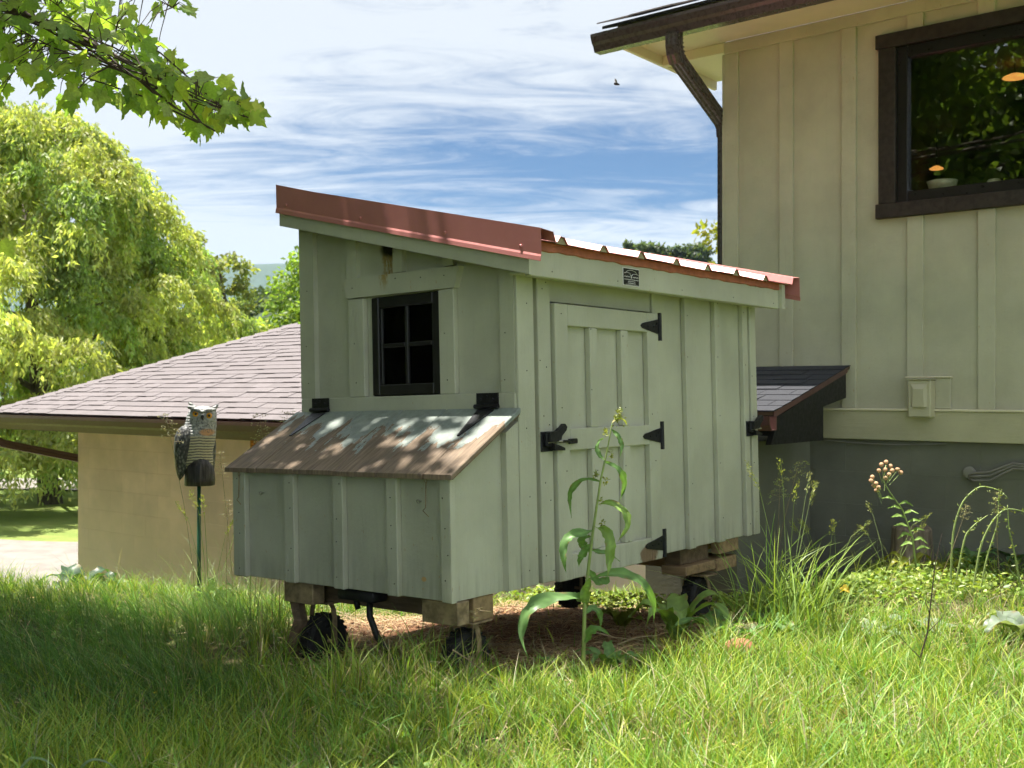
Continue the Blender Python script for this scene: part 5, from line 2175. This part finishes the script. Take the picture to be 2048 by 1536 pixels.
def dock():
    o = plant('dock_plant', 1166, 1340, 3.86, 'tall curly dock weed with drooping wavy leaves before the coop door')
    org = Vector(o.location)
    Z = lambda zx, zy, d=3.86: at(1080 + zx * .3516, 820 + zy * .3516, d) - org
    st = [Vector((0, 0, -.03)), Z(247, 1400), Z(255, 1100), Z(278, 880), Z(300, 700), Z(330, 500), Z(345, 400), Z(385, 220), Z(410, 75), Z(440, 30)]
    MB().tube(st, [.0085, .008, .0068, .006, .0052, .0045, .004, .003, .002, .001], 7).build('stem', STEM, o, True)
    lv = [
        ([(340, 405), (290, 395), (235, 392), (195, 430), (165, 480), (178, 615)], 36, DG, .07),
        ([(335, 540), (400, 520), (450, 550), (500, 600), (500, 670), (440, 752)], 46, LG, -.06),
        ([(360, 295), (410, 305), (455, 345), (484, 410), (470, 480), (448, 520)], 40, DG, .05),
        ([(310, 680), (240, 700), (170, 715), (135, 750), (128, 830), (150, 928)], 60, DG, -.06),
        ([(315, 665), (365, 680), (400, 730), (398, 830), (385, 950)], 66, LG, -.10),
        ([(290, 760), (250, 810), (225, 850), (222, 895)], 46, DG, .02),
        ([(290, 720), (250, 730), (240, 770), (280, 810)], 60, DG, .05),
        ([(280, 960), (390, 930), (480, 925), (560, 960), (620, 1030), (655, 1100), (645, 1215)], 62, DG, .06),
        ([(262, 1075), (200, 1060), (110, 1060), (30, 1075), (-50, 1110), (-105, 1200), (-110, 1320), (-70, 1400)], 78, DG, -.12),
        ([(255, 1120), (255, 1050), (275, 985), (290, 945)], 62, LG, -.05),
        ([(255, 1170), (290, 1120), (330, 1140), (350, 1190), (345, 1240)], 42, DG, .04),
        ([(258, 1330), (285, 1260), (330, 1240), (395, 1275)], 55, DG, -.05),
        ([(372, 292), (335, 255), (320, 215), (335, 175), (362, 160)], 28, DG, .03),
        ([(405, 110), (440, 140), (468, 200), (455, 268)], 30, DG, -.03),
        ([(428, 50), (460, 45), (490, 70), (498, 96)], 16, YG, -.02),
        ([(430, 55), (420, 60), (410, 75)], 12, (.5, .45, .2), -.02),
        ([(255, 1100), (215, 1060), (190, 1050), (250, 1085)], 50, DG, .03),
        ([(285, 800), (330, 805), (400, 815), (452, 862)], 34, DG, .05),
        ([(270, 900), (330, 985), (400, 965), (340, 960)], 52, DG, .03),
    ]
    for k, (ps, w, c, dd) in enumerate(lv):
        n = len(ps)
        path = [Z(a, b, 3.86 + dd * i / (n - 1)) for i, (a, b) in enumerate(ps)]
        link('leaf', strap(path, w * .3516 / FPX * 3.86 * .95, c, .2, 100 + k), o)
    g = np.random.default_rng(71)
    P = []
    for (a, b, s, n) in ((455, 25, 22, 60), (435, 60, 14, 40), (375, 130, 12, 30), (320, 370, 12, 34), (345, 520, 8, 14), (355, 650, 10, 20), (375, 410, 14, 20), (405, 260, 10, 18)):
        for _ in range(n):
            P.append(tuple(Z(a + g.normal(0, s * .45), b + g.normal(0, s), 3.86 + g.normal(0, .008))))
    P = np.array(P)
    V, T_, C = leaf_cloud(P, g.normal(size=P.shape) + [0, 0, .6], .012, .006, tint(len(P), (.30, .33, .09), .2, g), seed=2)
    sd_ = link('seed_clusters', np_mesh('seed_clusters', V, T_, None, C, WEED), o)
    sd_['kind'] = 'stuff'


dock()


def rosette(px, py, d, n, ln, w, col, label, seed, up=.7, name='dock_rosette'):
    g = np.random.default_rng(seed)
    o = plant(name, px, py, d, label, 'weed')
    for k in range(n):
        az = k * 6.283 / n + g.uniform(-.4, .4)
        L_ = ln * g.uniform(.7, 1.15)
        u = Vector((math.cos(az), math.sin(az), 0))
        z1 = up * g.uniform(.7, 1.2)
        pts = [Vector((0, 0, 0)), u * L_ * .3 + Vector((0, 0, L_ * z1 * .6)), u * L_ * .65 + Vector((0, 0, L_ * z1 * .85)), u * L_ + Vector((0, 0, L_ * z1 * .55))]
        link('leaf', strap(pts, w * g.uniform(.8, 1.2), np.array(col) * g.uniform(.8, 1.2), .09, seed * 20 + k, nrm=(0, 0, 1)), o)
    return o


rosette(1352, 1262, 4.55, 7, .24, .085, LG, 'leafy dock rosette with upright leaves beside the rear coop wheel', 1, 1.1)
rosette(1450, 1275, 4.35, 9, .20, .075, DG, 'low dark green dock rosette right of the rear coop wheel', 2, .6)
rosette(1540, 1245, 4.55, 8, .18, .07, DG, 'dark broad leaved rosette at the foot of the tall grass clump', 3, .55)
rosette(1220, 1330, 3.95, 8, .13, .05, DG, 'small dark leafed weed at the foot of the dock stem', 4, .6)
rosette(1095, 1300, 4.05, 6, .07, .03, DG, 'tiny clover like sprout on the red soil left of the dock', 5, .7)
rosette(1730, 1225, 4.70, 6, .24, .08, (.26, .33, .22), 'pale silvery leaves lying flat in the sunny lawn', 6, .12)
rosette(1860, 1212, 4.80, 6, .22, .07, (.26, .33, .22), 'second patch of pale flat leaves, further right in the lawn', 7, .12)
rosette(2050, 1210, 4.5, 7, .26, .11, (.26, .32, .24), 'big pale woolly leaves at the right edge of the lawn', 8, .6)
rosette(1820, 1115, 6.1, 8, .15, .07, (.30, .31, .035), 'bright yellow green leafy weed in front of the stump', 9, .9)
rosette(1895, 1125, 6.0, 8, .14, .06, (.28, .30, .035), 'yellow green leafy weed right of the stump', 10, .9)
rosette(1950, 1110, 6.25, 10, .18, .075, DG, 'dark green leafy weed against the foundation right of the stump', 11, .9)
rosette(2030, 1105, 6.2, 10, .18, .07, (.08, .16, .075), 'blue green leafy weed against the foundation at the right edge', 12, .8)
rosette(425, 1125, 5.75, 9, .14, .045, LG, 'bright leafy seedling at the foot of the owl stake', 13, 1.1)
rosette(160, 1140, 6.7, 14, .26, .12, (.05, .10, .05), 'dark hosta like plant at the corner of the garage', 14, .7)
rosette(235, 1130, 6.6, 8, .12, .06, (.22, .28, .05), 'small bright seedling beside the dark plant at the garage', 15, .9)
rosette(1245, 1195, 5.3, 7, .16, .06, (.22, .28, .05), 'sunlit leafy weed under the open side of the coop', 16, .8)
rosette(1690, 1090, 6.2, 7, .16, .05, LG, 'leafy weed at the foundation left of the stump', 17, 1.0)


def clump(name, px, py, d, n, hmin, hmax, w, col, label, seed, lean=.5, heads=0, spread=.12):
    g = np.random.default_rng(seed)
    o = plant(name, px, py, d, label, 'grass clump')
    P = np.stack([g.normal(0, spread, n), g.normal(0, spread, n), np.zeros(n) - .02], 1)
    h = g.uniform(hmin, hmax, n)
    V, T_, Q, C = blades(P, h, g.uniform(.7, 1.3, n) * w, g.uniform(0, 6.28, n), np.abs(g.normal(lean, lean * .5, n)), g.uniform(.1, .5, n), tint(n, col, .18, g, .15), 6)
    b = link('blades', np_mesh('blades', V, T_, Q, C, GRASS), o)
    b['kind'] = 'stuff'
    for k in range(heads):
        az = g.uniform(0, 6.28)
        H = hmax * g.uniform(.95, 1.35)
        u = Vector((math.cos(az), math.sin(az), 0))
        pts = [Vector((u.x * .02, u.y * .02, 0)), u * .06 + Vector((0, 0, H * .5)), u * .12 + Vector((0, 0, H * .85)), u * (.12 + .1 * g.random()) + Vector((0, 0, H))]
        sh = MB().tube(pts, [.0016, .0014, .001, .0006], 4).build('seed_stalk', STEM, o)
        m = 44
        t = g.random(m) ** .7
        Q_ = np.array([tuple(pts[2].lerp(pts[3], tt)) for tt in t]) + g.normal(0, .006, (m, 3))
        V, T_, C = leaf_cloud(Q_, g.normal(0, .4, (m, 3)) + np.array([u.x, u.y, 1.0]), .016, .004, tint(m, (.30, .32, .10), .2, g), seed=seed + k)
        link('seed_head', np_mesh('seed_head', V, T_, None, C, GRASS), sh)


clump('tall_grass_clump', 1575, 1225, 4.65, 200, .28, .60, .0085, (.30, .42, .10), 'tall clump of broad bladed grass at the right coop corner', 31, .55, 6)
clump('tall_grass_clump', 1650, 1180, 5.2, 90, .15, .40, .006, (.38, .46, .12), 'looser sunny grass clump between the coop corner and the stump', 32, .5, 5)
clump('fine_grass_clump', 420, 1140, 5.3, 260, .22, .52, .0026, (.24, .34, .10), 'tuft of long fine grass around the owl stake', 33, .55, 5, .22)
clump('fine_grass_clump', 500, 1160, 4.75, 240, .22, .48, .0026, (.20, .32, .10), 'tuft of long fine grass against the nest box corner', 34, .5, 3, .2)
clump('broad_grass_tuft', 800, 1400, 3.35, 26, .09, .17, .007, (.26, .44, .08), 'bright broad bladed tuft in the shaded lawn before the coop', 35, .3, 0, .08)
clump('broad_grass_tuft', 230, 1375, 3.45, 22, .09, .17, .007, (.26, .44, .08), 'broad bladed tuft in the shaded lawn at lower left', 36, .3, 0, .07)
clump('broad_grass_tuft', 1240, 1345, 3.75, 60, .07, .15, .006, (.40, .48, .10), 'sunny grass tuft at the edge of the coop shadow', 37, .45, 0, .16)
clump('tall_grass_clump', 1780, 1120, 5.9, 40, .18, .34, .005, (.42, .48, .12), 'grass clump growing in front of the stump', 38, .4, 4, .12)


def panicle(px0, py0, px1, py1, d, arch, label, col, seed, size=1.0):
    g = np.random.default_rng(seed)
    a, b = at(px0, py0, d), at(px1, py1, d)
    base = Vector((a.x, a.y, gz(a.x, a.y)))
    o = empty('seed_grass', base, (0, 0, 0), label, 'grass stalk', 'seeding grass stalks')
    right = Vector((CT, ST, 0))
    top = b - base
    mid = top * .55 - right * arch * .3
    near = top * .86 - right * arch * .12
    pts = [Vector((0, 0, -.02)), mid * .5 - right * arch * .1, mid, near, top, top + right * arch * .35 + Vector((0, 0, -abs(arch) * .2))]
    s = MB().tube(pts, [.0015, .0014, .0012, .001, .0007, .0004], 4).build('stalk', STEM_DRY, o)
    P = []
    br = MB()
    for k in range(9):
        t = k / 8
        q = near.lerp(top, t) if t < .8 else top.lerp(pts[5], (t - .8) * 5)
        for sgn in (-1, 1):
            ln = (.055 - .035 * t) * size * g.uniform(.7, 1.2)
            e_ = q + right * sgn * ln * .8 + Vector((g.normal(0, .015), g.normal(0, .015), ln * g.uniform(-.3, .6)))
            br.tube([q, e_], [.0006, .0004], 3)
            for _ in range(7):
                P.append(tuple(q.lerp(e_, g.uniform(.35, 1.0)) + Vector(g.normal(0, .003, 3))))
    br.build('branchlets', STEM_DRY, s)
    P = np.array(P)
    V, T_, C = leaf_cloud(P, g.normal(0, .5, P.shape) + np.array([0, 0, -.3]), .010 * size, .0042 * size, tint(len(P), col, .15, g), seed=seed)
    link('seed_head', np_mesh('seed_head', V, T_, None, C, STRAW), s)


SEED = (.40, .38, .22)
panicle(395, 1120, 330, 825, 5.4, -.08, 'seeding grass stalk leaning left beside the owl', SEED, 41)
panicle(545, 1120, 520, 830, 5.0, -.05, 'seeding grass stalk just left of the nest box lid', SEED, 42)
panicle(560, 1120, 575, 822, 5.0, .05, 'seeding grass stalk touching the upper corner of the nest box lid', SEED, 43)
panicle(470, 1130, 440, 905, 5.5, -.02, 'thin seeding grass stalk right of the owl stake', SEED, 44, .6)
panicle(455, 1130, 458, 1000, 5.2, .03, 'short seeding grass stalk between owl and nest box', SEED, 45, .6)
panicle(1545, 1180, 1600, 920, 5.3, .10, 'tall nodding brome stalk before the dark foundation', (.36, .40, .16), 46, 1.2)
panicle(1535, 1180, 1560, 960, 5.3, -.05, 'upright brome stalk beside the coop corner', (.30, .36, .14), 47, 1.1)
panicle(1450, 1330, 1490, 1248, 3.9, .05, 'low seeding grass stalk in front of the clay pot', (.50, .45, .25), 48, .9)
panicle(1855, 1180, 1935, 1010, 5.3, -.04, 'spiky seeding stalk leaning left near the foundation', (.48, .48, .22), 49, .7)
panicle(2010, 1250, 1990, 985, 4.6, .02, 'tall thin seeding stalk at the right edge of the lawn', (.40, .45, .15), 52, .7)
panicle(958, 1420, 950, 1215, 3.55, .05, 'bent grass stalk crossing the front coop wheel', (.35, .36, .14), 53, .35)


def flower_weed():
    o = plant('flowering_weed', 1838, 1120, 5.75, 'flowering weed with tan button buds in front of the foundation')
    org = Vector(o.location)
    W = lambda px, py, d=5.75: at(px, py, d) - org
    m = MB().tube([Vector((0, 0, -.02)), W(1825, 1075), W(1805, 1020), W(1780, 985), W(1765, 960), W(1772, 930)], [.006, .005, .0045, .004, .003, .002], 6)
    stem = m.build('stem', STEM, o, True)
    g = np.random.default_rng(90)
    bud = MB().lathe([(.003, -.006), (.010, -.003), (.013, .004), (.010, .011), (.004, .013)], (0, 0, 0), 9).mesh('bud', simple('tan_bud', (.50, .30, .17), .8, .3, 40, .3), True)
    br = MB()
    for (px, py) in ((1772, 925), (1763, 930), (1781, 933), (1757, 942), (1770, 940), (1785, 942), (1795, 940), (1801, 946), (1745, 955), (1742, 962), (1752, 968), (1748, 972), (1757, 976), (1770, 957), (1778, 950), (1753, 982)):
        p = W(px, py, 5.75 + g.normal(0, .02))
        q = W(1768 + (px - 1768) * .3, py + 25, 5.75)
        br.tube([q, p], [.0016, .0012], 4)
        b = link('bud', bud, o, p, (g.uniform(0, 1), g.uniform(0, 1), 0))
    br.build('branchlets', STEM, stem)
    for k in range(12):
        py = 1000 + k * 9
        px = np.interp(py, [960, 985, 1020, 1075, 1120], [1765, 1780, 1805, 1825, 1838])
        s = 1 if k % 2 else -1
        pts = [W(px, py), W(px + s * 14, py - 6, 5.75 + g.normal(0, .03)), W(px + s * 30, py + g.uniform(-4, 10), 5.75)]
        link('leaf', strap(pts, .018, LG, .05, 300 + k), o)


flower_weed()


def arching_weed(pxs, d, label, seed):
    a = at(pxs[0][0], pxs[0][1], d)
    o = plant('arching_weed', pxs[0][0], pxs[0][1], d, label, 'weed', 'arching green stalks')
    org = Vector(o.location)
    pts = [Vector((0, 0, -.02))] + [at(x, y, d) - org for (x, y) in pxs[1:]]
    P = [np.array(p) for p in pts]
    t = np.linspace(0, len(P) - 1, 26)
    PP = [Vector([np.interp(q, range(len(P)), [p[k] for p in P]) for k in range(3)]) for q in t]
    for _ in range(3):
        PP = [PP[0]] + [(PP[i - 1] + PP[i] * 2 + PP[i + 1]) / 4 for i in range(1, len(PP) - 1)] + [PP[-1]]
    s = MB().tube(PP, [.0056 * (1 - .7 * i / 25) for i in range(26)], 6).build('stalk', STEM, o, True)
    g = np.random.default_rng(seed)
    n = 26
    Q_ = np.array([tuple(PP[int(i)]) for i in g.integers(3, 25, n)]) + g.normal(0, .006, (n, 3))
    V, T_, C = leaf_cloud(Q_, g.normal(0, .6, (n, 3)), .022, .009, tint(n, (.26, .31, .10), .2, g), seed=seed)
    lf = link('leaflets', np_mesh('leaflets', V, T_, None, C, WEED), s)
    lf['kind'] = 'stuff'


arching_weed([(1900, 1140), (1905, 1060), (1925, 1000), (1960, 970), (2000, 980), (2016, 997)], 5.5, 'green stalk arching right above the foundation weeds', 1)
arching_weed([(1942, 1150), (1960, 1090), (1985, 1040), (2010, 1016), (2050, 1022), (2090, 1060)], 5.45, 'long green stalk arching out of the right edge', 2)
arching_weed([(1905, 1120), (1930, 1070), (1950, 1048), (1976, 1030)], 5.5, 'short green stalk leaning right over the foundation weeds', 3)
arching_weed([(1955, 1150), (1975, 1110), (1995, 1050), (1998, 985)], 5.5, 'thin upright green stalk before the wall cable', 4)
arching_weed([(2048, 1190), (2030, 1110), (2018, 1060), (2015, 1010)], 5.4, 'straight green stalk beside the right edge', 5)


def twig(pxs, d, r, label, side=(), lift=0):
    a = pxs[0]
    o = plant('dead_twig', a[0], a[1], d, label, 'twig')
    org = Vector(o.location)
    pts = [at(x, y, d + dd) - org for (x, y, dd) in [(q + (0,))[:3] for q in pxs]]
    pts[0].z = -.02 if not lift else pts[0].z
    MB().tube(pts, [r * (1 - .75 * i / (len(pts) - 1)) for i in range(len(pts))], 6).build('stem', M['twig'] if not lift else STEM_DRY, o)
    for s in side:
        p = [at(x, y, d) - org for (x, y) in s]
        MB().tube(p, [r * .45 * (1 - .6 * i / (len(p) - 1)) for i in range(len(p))], 5).build('side_shoot', M['twig'] if not lift else STEM_DRY, o)


twig([(1838, 1342), (1842, 1310), (1855, 1265), (1862, 1200), (1870, 1130), (1884, 1066)], 3.9, .0042, 'bare upright dead twig standing in the sunny lawn', ([(1840, 1315), (1815, 1290), (1790, 1262)], [(1858, 1262), (1880, 1240), (1892, 1222)], [(1860, 1230), (1850, 1200)]))
twig([(905, 1300), (935, 1318), (970, 1345), (1005, 1365), (1068, 1372)], 3.55, .003, 'dry forked twig lying in front of the coop wheel', ([(935, 1318), (965, 1300), (990, 1318)], [(1000, 1362), (975, 1375), (955, 1372)]), .1)
twig([(1180, 1262), (1230, 1275), (1290, 1282)], 4.3, .004, 'thin brown root on the red soil behind the dock', (), .02)
twig([(1235, 1290), (1275, 1275), (1320, 1270)], 4.25, .006, 'thicker brown stick on the red soil under the coop', (), .02)
twig([(165, 1415), (185, 1395), (205, 1370)], 3.4, .002, 'short dry twig in the shaded lawn at lower left', ([(190, 1390), (200, 1380), (196, 1368)],), .05)

# blades close to the lens at the lower left
for k, (pp, lab) in enumerate((([(25, 1560), (60, 1512), (95, 1520), (125, 1550)], 'pale arched grass blade at the bottom left corner'), ([(150, 1550), (180, 1516), (215, 1522), (245, 1550)], 'second pale arched grass blade at the bottom left'))):
    p0_ = at(*pp[0], 2.55)
    o = empty('grass_blade', (p0_.x, p0_.y, gz(p0_.x, p0_.y)), (0, 0, 0), lab, 'grass blade')
    pts = [Vector((0, 0, 0))] + [at(x, y, 2.55) - Vector(o.location) for (x, y) in pp]
    link('leaf', strap(pts, .008, (.24, .34, .22), .02, 400 + k), o)

# ------------------------------------------------------------------ small things
st = at(1822, 1095, 6.28)
zg = gz(st.x, st.y)
stump = empty('stump', (st.x, st.y, zg), (0, 0, 0), 'weathered round log stump against the house foundation', 'stump')
random.seed(12)
m = MB()
V, F = [], []
prof = [(.140, -.1), (.135, .0), (.122, .06), (.113, .18), (.108, .262), (.100, .275), (.05, .278), (.012, .277)]
for (r_, h) in prof:
    for k in range(26):
        a = 2 * math.pi * k / 26
        rr = r_ * (1 + .045 * math.sin(3 * a + 1) + .02 * math.sin(9 * a))
        V.append((rr * math.cos(a), rr * math.sin(a), h + .008 * math.sin(2 * a) * (h > .2)))
for i in range(len(prof) - 1):
    for k in range(26):
        F.append((i * 26 + k, i * 26 + (k + 1) % 26, (i + 1) * 26 + (k + 1) % 26, (i + 1) * 26 + k))
F.append(tuple(range((len(prof) - 1) * 26, len(prof) * 26)))
m.add(V, F).build('log', M['stump'], stump)

pt = at(1480, 1325, 4.05)
pot = empty('clay_pot', (pt.x, pt.y, gz(pt.x, pt.y)), (R(8), R(-6), 0), 'upturned terracotta pot half sunk in the grass', 'pot')
MB().lathe([(.070, -.03), (.064, .02), (.058, .045), (.050, .052), (.044, .058), (.034, .060), (.030, .056), (.020, .057), (.012, .056)], (0, 0, 0), 24).build('pot_body', M['terracotta'], pot, True)

# dead and yellow leaves on the lawn
for k, (px, py, d, c, lab, s) in enumerate(((1447, 1428, 3.3, (.22, .14, .10), 'curled brown dead leaf in the front lawn', .05), (1690, 1186, 4.9, (.62, .42, .05), 'single yellow leaf in the lawn right of the tall grass', .045))):
    p = at(px, py, d)
    o = empty('fallen_leaf', tuple(p), (0, 0, 0), lab, 'leaf')
    link('blade', strap([Vector((-s / 2, 0, 0)), Vector((0, 0, s * .35)), Vector((s / 2, 0, .0))], s * .8, c, .12, 500 + k, nrm=(0, -.5, 1), fold=.8), o)
p = at(309, 1387, 3.5)
o = empty('yellow_flower', (p.x, p.y, gz(p.x, p.y)), (0, 0, 0), 'small yellow flower in the shaded lawn', 'flower')
zt = p.z - gz(p.x, p.y)
MB().tube([(0, 0, -.01), (.004, 0, zt * .5), (0, 0, zt)], .0012, 4).build('stem', STEM, o)
ym = simple('yellow_petal', (.75, .58, .03), .6, .1)
for k in range(5):
    a = k * 1.2566
    MB().add([(0, 0, zt), (.006 * math.cos(a - .5), .006 * math.sin(a - .5), zt + .004), (.011 * math.cos(a), .011 * math.sin(a), zt + .006), (.006 * math.cos(a + .5), .006 * math.sin(a + .5), zt + .004)], [(0, 1, 2, 3)]).build('petal', ym, o)

# bee in flight
bp_ = at(1233, 168, 4.3)
bee = empty('bee', tuple(bp_), (0, R(12), YAW), 'dark carpenter bee hovering in the sky beside the downspout', 'bee')
bk = simple('black_bee_fuzz', (.015, .012, .014), .7, .3, 80, .5)
MB().lathe([(.001, -.011), (.0045, -.009), (.006, -.004), (.005, .001), (.0052, .004), (.004, .007), (.003, .009), (.0034, .011), (.001, .013)], (0, 0, 0), 12, 0).build('body', bk, bee, True)
wm = simple('smoky_wing', (.25, .24, .25), .3, .2)
for s in (-1, 1):
    MB().add([(.003, s * .003, .004), (-.002, s * .008, .012), (-.010, s * .013, .017), (-.012, s * .011, .014), (-.004, s * .004, .004)], [(0, 1, 2, 3, 4)]).build('wing', wm, bee)

# ------------------------------------------------------------------ owl decoy on its stake
ow = at(398, 970, 5.9)
og = gz(ow.x, ow.y)
owl = empty('owl_decoy', (ow.x, ow.y, og), (0, 0, YAW + R(14)), 'grey plastic owl decoy with yellow eyes on a green stake', 'owl decoy')
OZ = ow.z - og


def owl_mat():
    t = NT('painted_owl_plastic')
    v = t.coord('Object')
    x, y, z = t.sepv(v)
    zr = t.math('SUBTRACT', z, OZ)
    n = t.noise(v, 60, 4, .6)
    sp = t.new('ShaderNodeTexVoronoi')
    t.l.new(t.coord('Object', (1, 1, .55)), sp.inputs['Vector'])
    sp.inputs['Scale'].default_value = 120
    fleck = t.ramp(sp.outputs['Distance'], .22, .42, 1, 0)
    grey = t.mix(t.ramp(n, .35, .65), (.20, .21, .22), (.42, .42, .40))
    head = t.mix(t.math('MULTIPLY', fleck, .8), grey, (.035, .036, .045))
    wv = t.math('SINE', t.math('ADD', t.math('MULTIPLY', t.math('ADD', zr, t.math('MULTIPLY', t.math('ABSOLUTE', x), .07)), 420), t.math('MULTIPLY', n, 4)))
    belly = t.mix(t.ramp(wv, -.5, .2), (.13, .12, .095), (.48, .43, .29))
    isb = t.ramp(t.math('ADD', zr, t.math('MULTIPLY', t.math('SUBTRACT', n, .5), .02)), .262, .278, 1, 0)
    c = t.mix(isb, head, belly)
    ox_ = t.math('DIVIDE', t.math('SUBTRACT', x, .045), .042)
    oz_ = t.math('DIVIDE', t.math('SUBTRACT', zr, .290), .020)
    od = t.math('ADD', t.math('POWER', ox_, 2), t.math('POWER', oz_, 2))
    c = t.mix(t.math('MULTIPLY', t.ramp(od, .4, 1.3, .85, 0), t.ramp(fleck, 0, 1, 1, .3)), c, (.55, .26, .09))
    t.bump(t.math('ADD', fleck, wv), .4, .004)
    return t.fin(c, .45, 0, .4)


OM = owl_mat()
ring = [(.09, -.005, .080), (.13, -.012, .088), (.173, -.020, .092), (.21, -.020, .098), (.244, -.015, .101), (.275, -.010, .100), (.300, -.004, .094), (.325, .008, .085), (.345, .011, .082), (.368, .013, .080), (.39, .017, .077), (.408, .020, .070), (.422, .022, .056), (.430, .022, .030), (.433, .022, .006)]
m = MB()
V, F = [], []
N_ = 28
for (z, cx, hw) in ring:
    for k in range(N_):
        a = 2 * math.pi * k / N_
        dx_, dy_ = math.cos(a), math.sin(a)
        V.append((cx + hw * dx_, .86 * hw * dy_ - (.008 if z > .34 and dy_ < -.6 else 0), OZ + z))
for i in range(len(ring) - 1):
    for k in range(N_):
        F.append((i * N_ + k, i * N_ + (k + 1) % N_, (i + 1) * N_ + (k + 1) % N_, (i + 1) * N_ + k))
F += [tuple(range(N_ - 1, -1, -1)), tuple(range((len(ring) - 1) * N_, len(ring) * N_))]
body = m.add(V, F).build('body', OM, owl, True)


def blob(name, c, r, mat_, parent, rx=0, ry=0, rz=0, n=14, prof=None):
    """a smooth shaped lump: sphere rings with a profile along z"""
    mb = MB()
    pr = prof or [(max(.02, math.sin(math.pi * i / 10)), -math.cos(math.pi * i / 10)) for i in range(11)]
    mb.lathe(pr, (0, 0, 0), n)
    mt = Matrix.Translation(c) @ Matrix.Rotation(rz, 4, 'Z') @ Matrix.Rotation(ry, 4, 'Y') @ Matrix.Rotation(rx, 4, 'X')
    mb.v = [tuple(mt @ Vector((v[0] * r[0], v[1] * r[1], v[2] * r[2]))) for v in mb.v]
    return mb.build(name, mat_, parent, True)


def wing_mat():
    t = NT('owl_wing_feathers')
    v = t.coord('Object', (1, 1, .5), rot_=(0, .3, 0))
    vo = t.new('ShaderNodeTexVoronoi')
    t.l.new(v, vo.inputs['Vector'])
    vo.inputs['Scale'].default_value = 75
    n = t.noise(t.coord('Object'), 70, 4, .65)
    c = t.mix(t.ramp(vo.outputs['Distance'], .15, .55), (.20, .195, .18), (.03, .031, .035))
    c = t.mix(t.ramp(n, .45, .7, 0, .7), c, (.10, .105, .10))
    t.bump(vo.outputs['Distance'], .7, .006)
    return t.fin(c, .5, 0, .4)


WM = wing_mat()
wp = [(.03, -1), (.28, -.85), (.52, -.6), (.78, -.2), (.98, .25), (1.0, .55), (.82, .82), (.45, .97), (.05, 1.0)]
blob('wing', (-.080, -.030, OZ + .178), (.055, .062, .150), WM, owl, 0, R(8), R(-20), 16, wp)
blob('wing', (.048, .045, OZ + .178), (.045, .055, .150), WM, owl, 0, R(-6), R(20), 16, wp)
# ear tufts
for (cx, cz, tilt, sx) in ((-.030, .424, -38, 1), (.075, .412, 44, 1)):
    blob('ear_tuft', (cx, -.012, OZ + cz), (.017, .016, .040), OM, owl, R(10), R(tilt), 0, 10, [(.9, -1), (1.0, -.5), (.85, .1), (.55, .6), (.25, .9), (.05, 1.0)])
# brow ridge, face discs, eyes, beak
brow = MB()
brow.tube([(-.052, -.062, OZ + .428), (-.02, -.078, OZ + .418), (.017, -.085, OZ + .400), (.05, -.078, OZ + .410), (.088, -.055, OZ + .412)], [.010, .013, .010, .012, .009], 8)
brow.build('brow', OM, owl, True)
disc_m = simple('pale_face_disc', (.34, .35, .36), .5, .25, 90, .3)
eye_m = simple('amber_eye', (.72, .33, .03), .2, .1, spec=.6)
for (ex, ez) in ((-.016, .391), (.054, .381)):
    blob('face_disc', (ex, -.062, OZ + ez - .004), (.034, .012, .033), disc_m, owl, 0, 0, R(-14 if ex < 0 else 18), 16)
    e = blob('eye', (ex + .001, -.070, OZ + ez), (.0165, .013, .0165), eye_m, owl, 0, 0, 0, 16)
    blob('pupil', (ex + .002, -.0805, OZ + ez), (.0075, .004, .0075), M['iron'], e, 0, 0, 0, 12)
blob('beak', (.021, -.082, OZ + .369), (.009, .012, .016), simple('dark_beak', (.05, .05, .055), .35, .3, 40, .1), owl, R(18), 0, 0, 10, [(.05, -1), (.45, -.5), (.8, 0), (1, .5), (.6, .9), (.05, 1)])
# the log it perches on
pm = NT('dark_moulded_log')
pv = pm.coord('Object', (40, 40, 3))
pn = pm.noise(pv, 2, 5, .6)
pm.bump(pn, .8, .006)
PM = pm.fin(pm.mix(pm.ramp(pn, .4, .7), (.018, .015, .017), (.075, .065, .062)), .45, 0, .4)
m = MB()
V, F = [], []
for (z, r_, cy) in ((0, .080, 0), (.03, .081, 0), (.07, .079, -.004), (.105, .070, -.012), (.135, .052, -.022), (.150, .030, -.03), (.156, .008, -.032)):
    for k in range(22):
        a = 2 * math.pi * k / 22
        rr = r_ * (1 + .03 * math.sin(7 * a) + .02 * math.sin(11 * a + z * 30))
        V.append((.004 + rr * math.cos(a), cy + .012 * 0 + rr * math.sin(a) - .012, OZ + z))
for i in range(6):
    for k in range(22):
        F.append((i * 22 + k, i * 22 + (k + 1) % 22, (i + 1) * 22 + (k + 1) % 22, (i + 1) * 22 + k))
F += [tuple(range(21, -1, -1)), tuple(range(6 * 22, 7 * 22))]
m.add(V, F).build('perch', PM, owl, True)
MB().tube([(0, 0, -.25), (0, 0, OZ + .002)], .0105, 10).build('stake', simple('green_plastic_stake', (.012, .075, .04), .4, .2), owl, True)

# ------------------------------------------------------------------ air
def haze():
    t = bpy.data.materials.new('valley_haze')
    t.use_nodes = True
    nt = t.node_tree
    nt.nodes.clear()
    out = nt.nodes.new('ShaderNodeOutputMaterial')
    v = nt.nodes.new('ShaderNodeVolumePrincipled')
    v.inputs['Color'].default_value = (.48, .70, 1.0, 1)
    v.inputs['Density'].default_value = .00009
    v.inputs['Anisotropy'].default_value = .2
    nt.links.new(v.outputs[0], out.inputs['Volume'])
    o = MB().box(-6500, 6500, -6500, 6500, -16, 480).build('haze', t)
    tag(o, 'thin blue haze over the far hills', 'haze', kind='stuff')


haze()
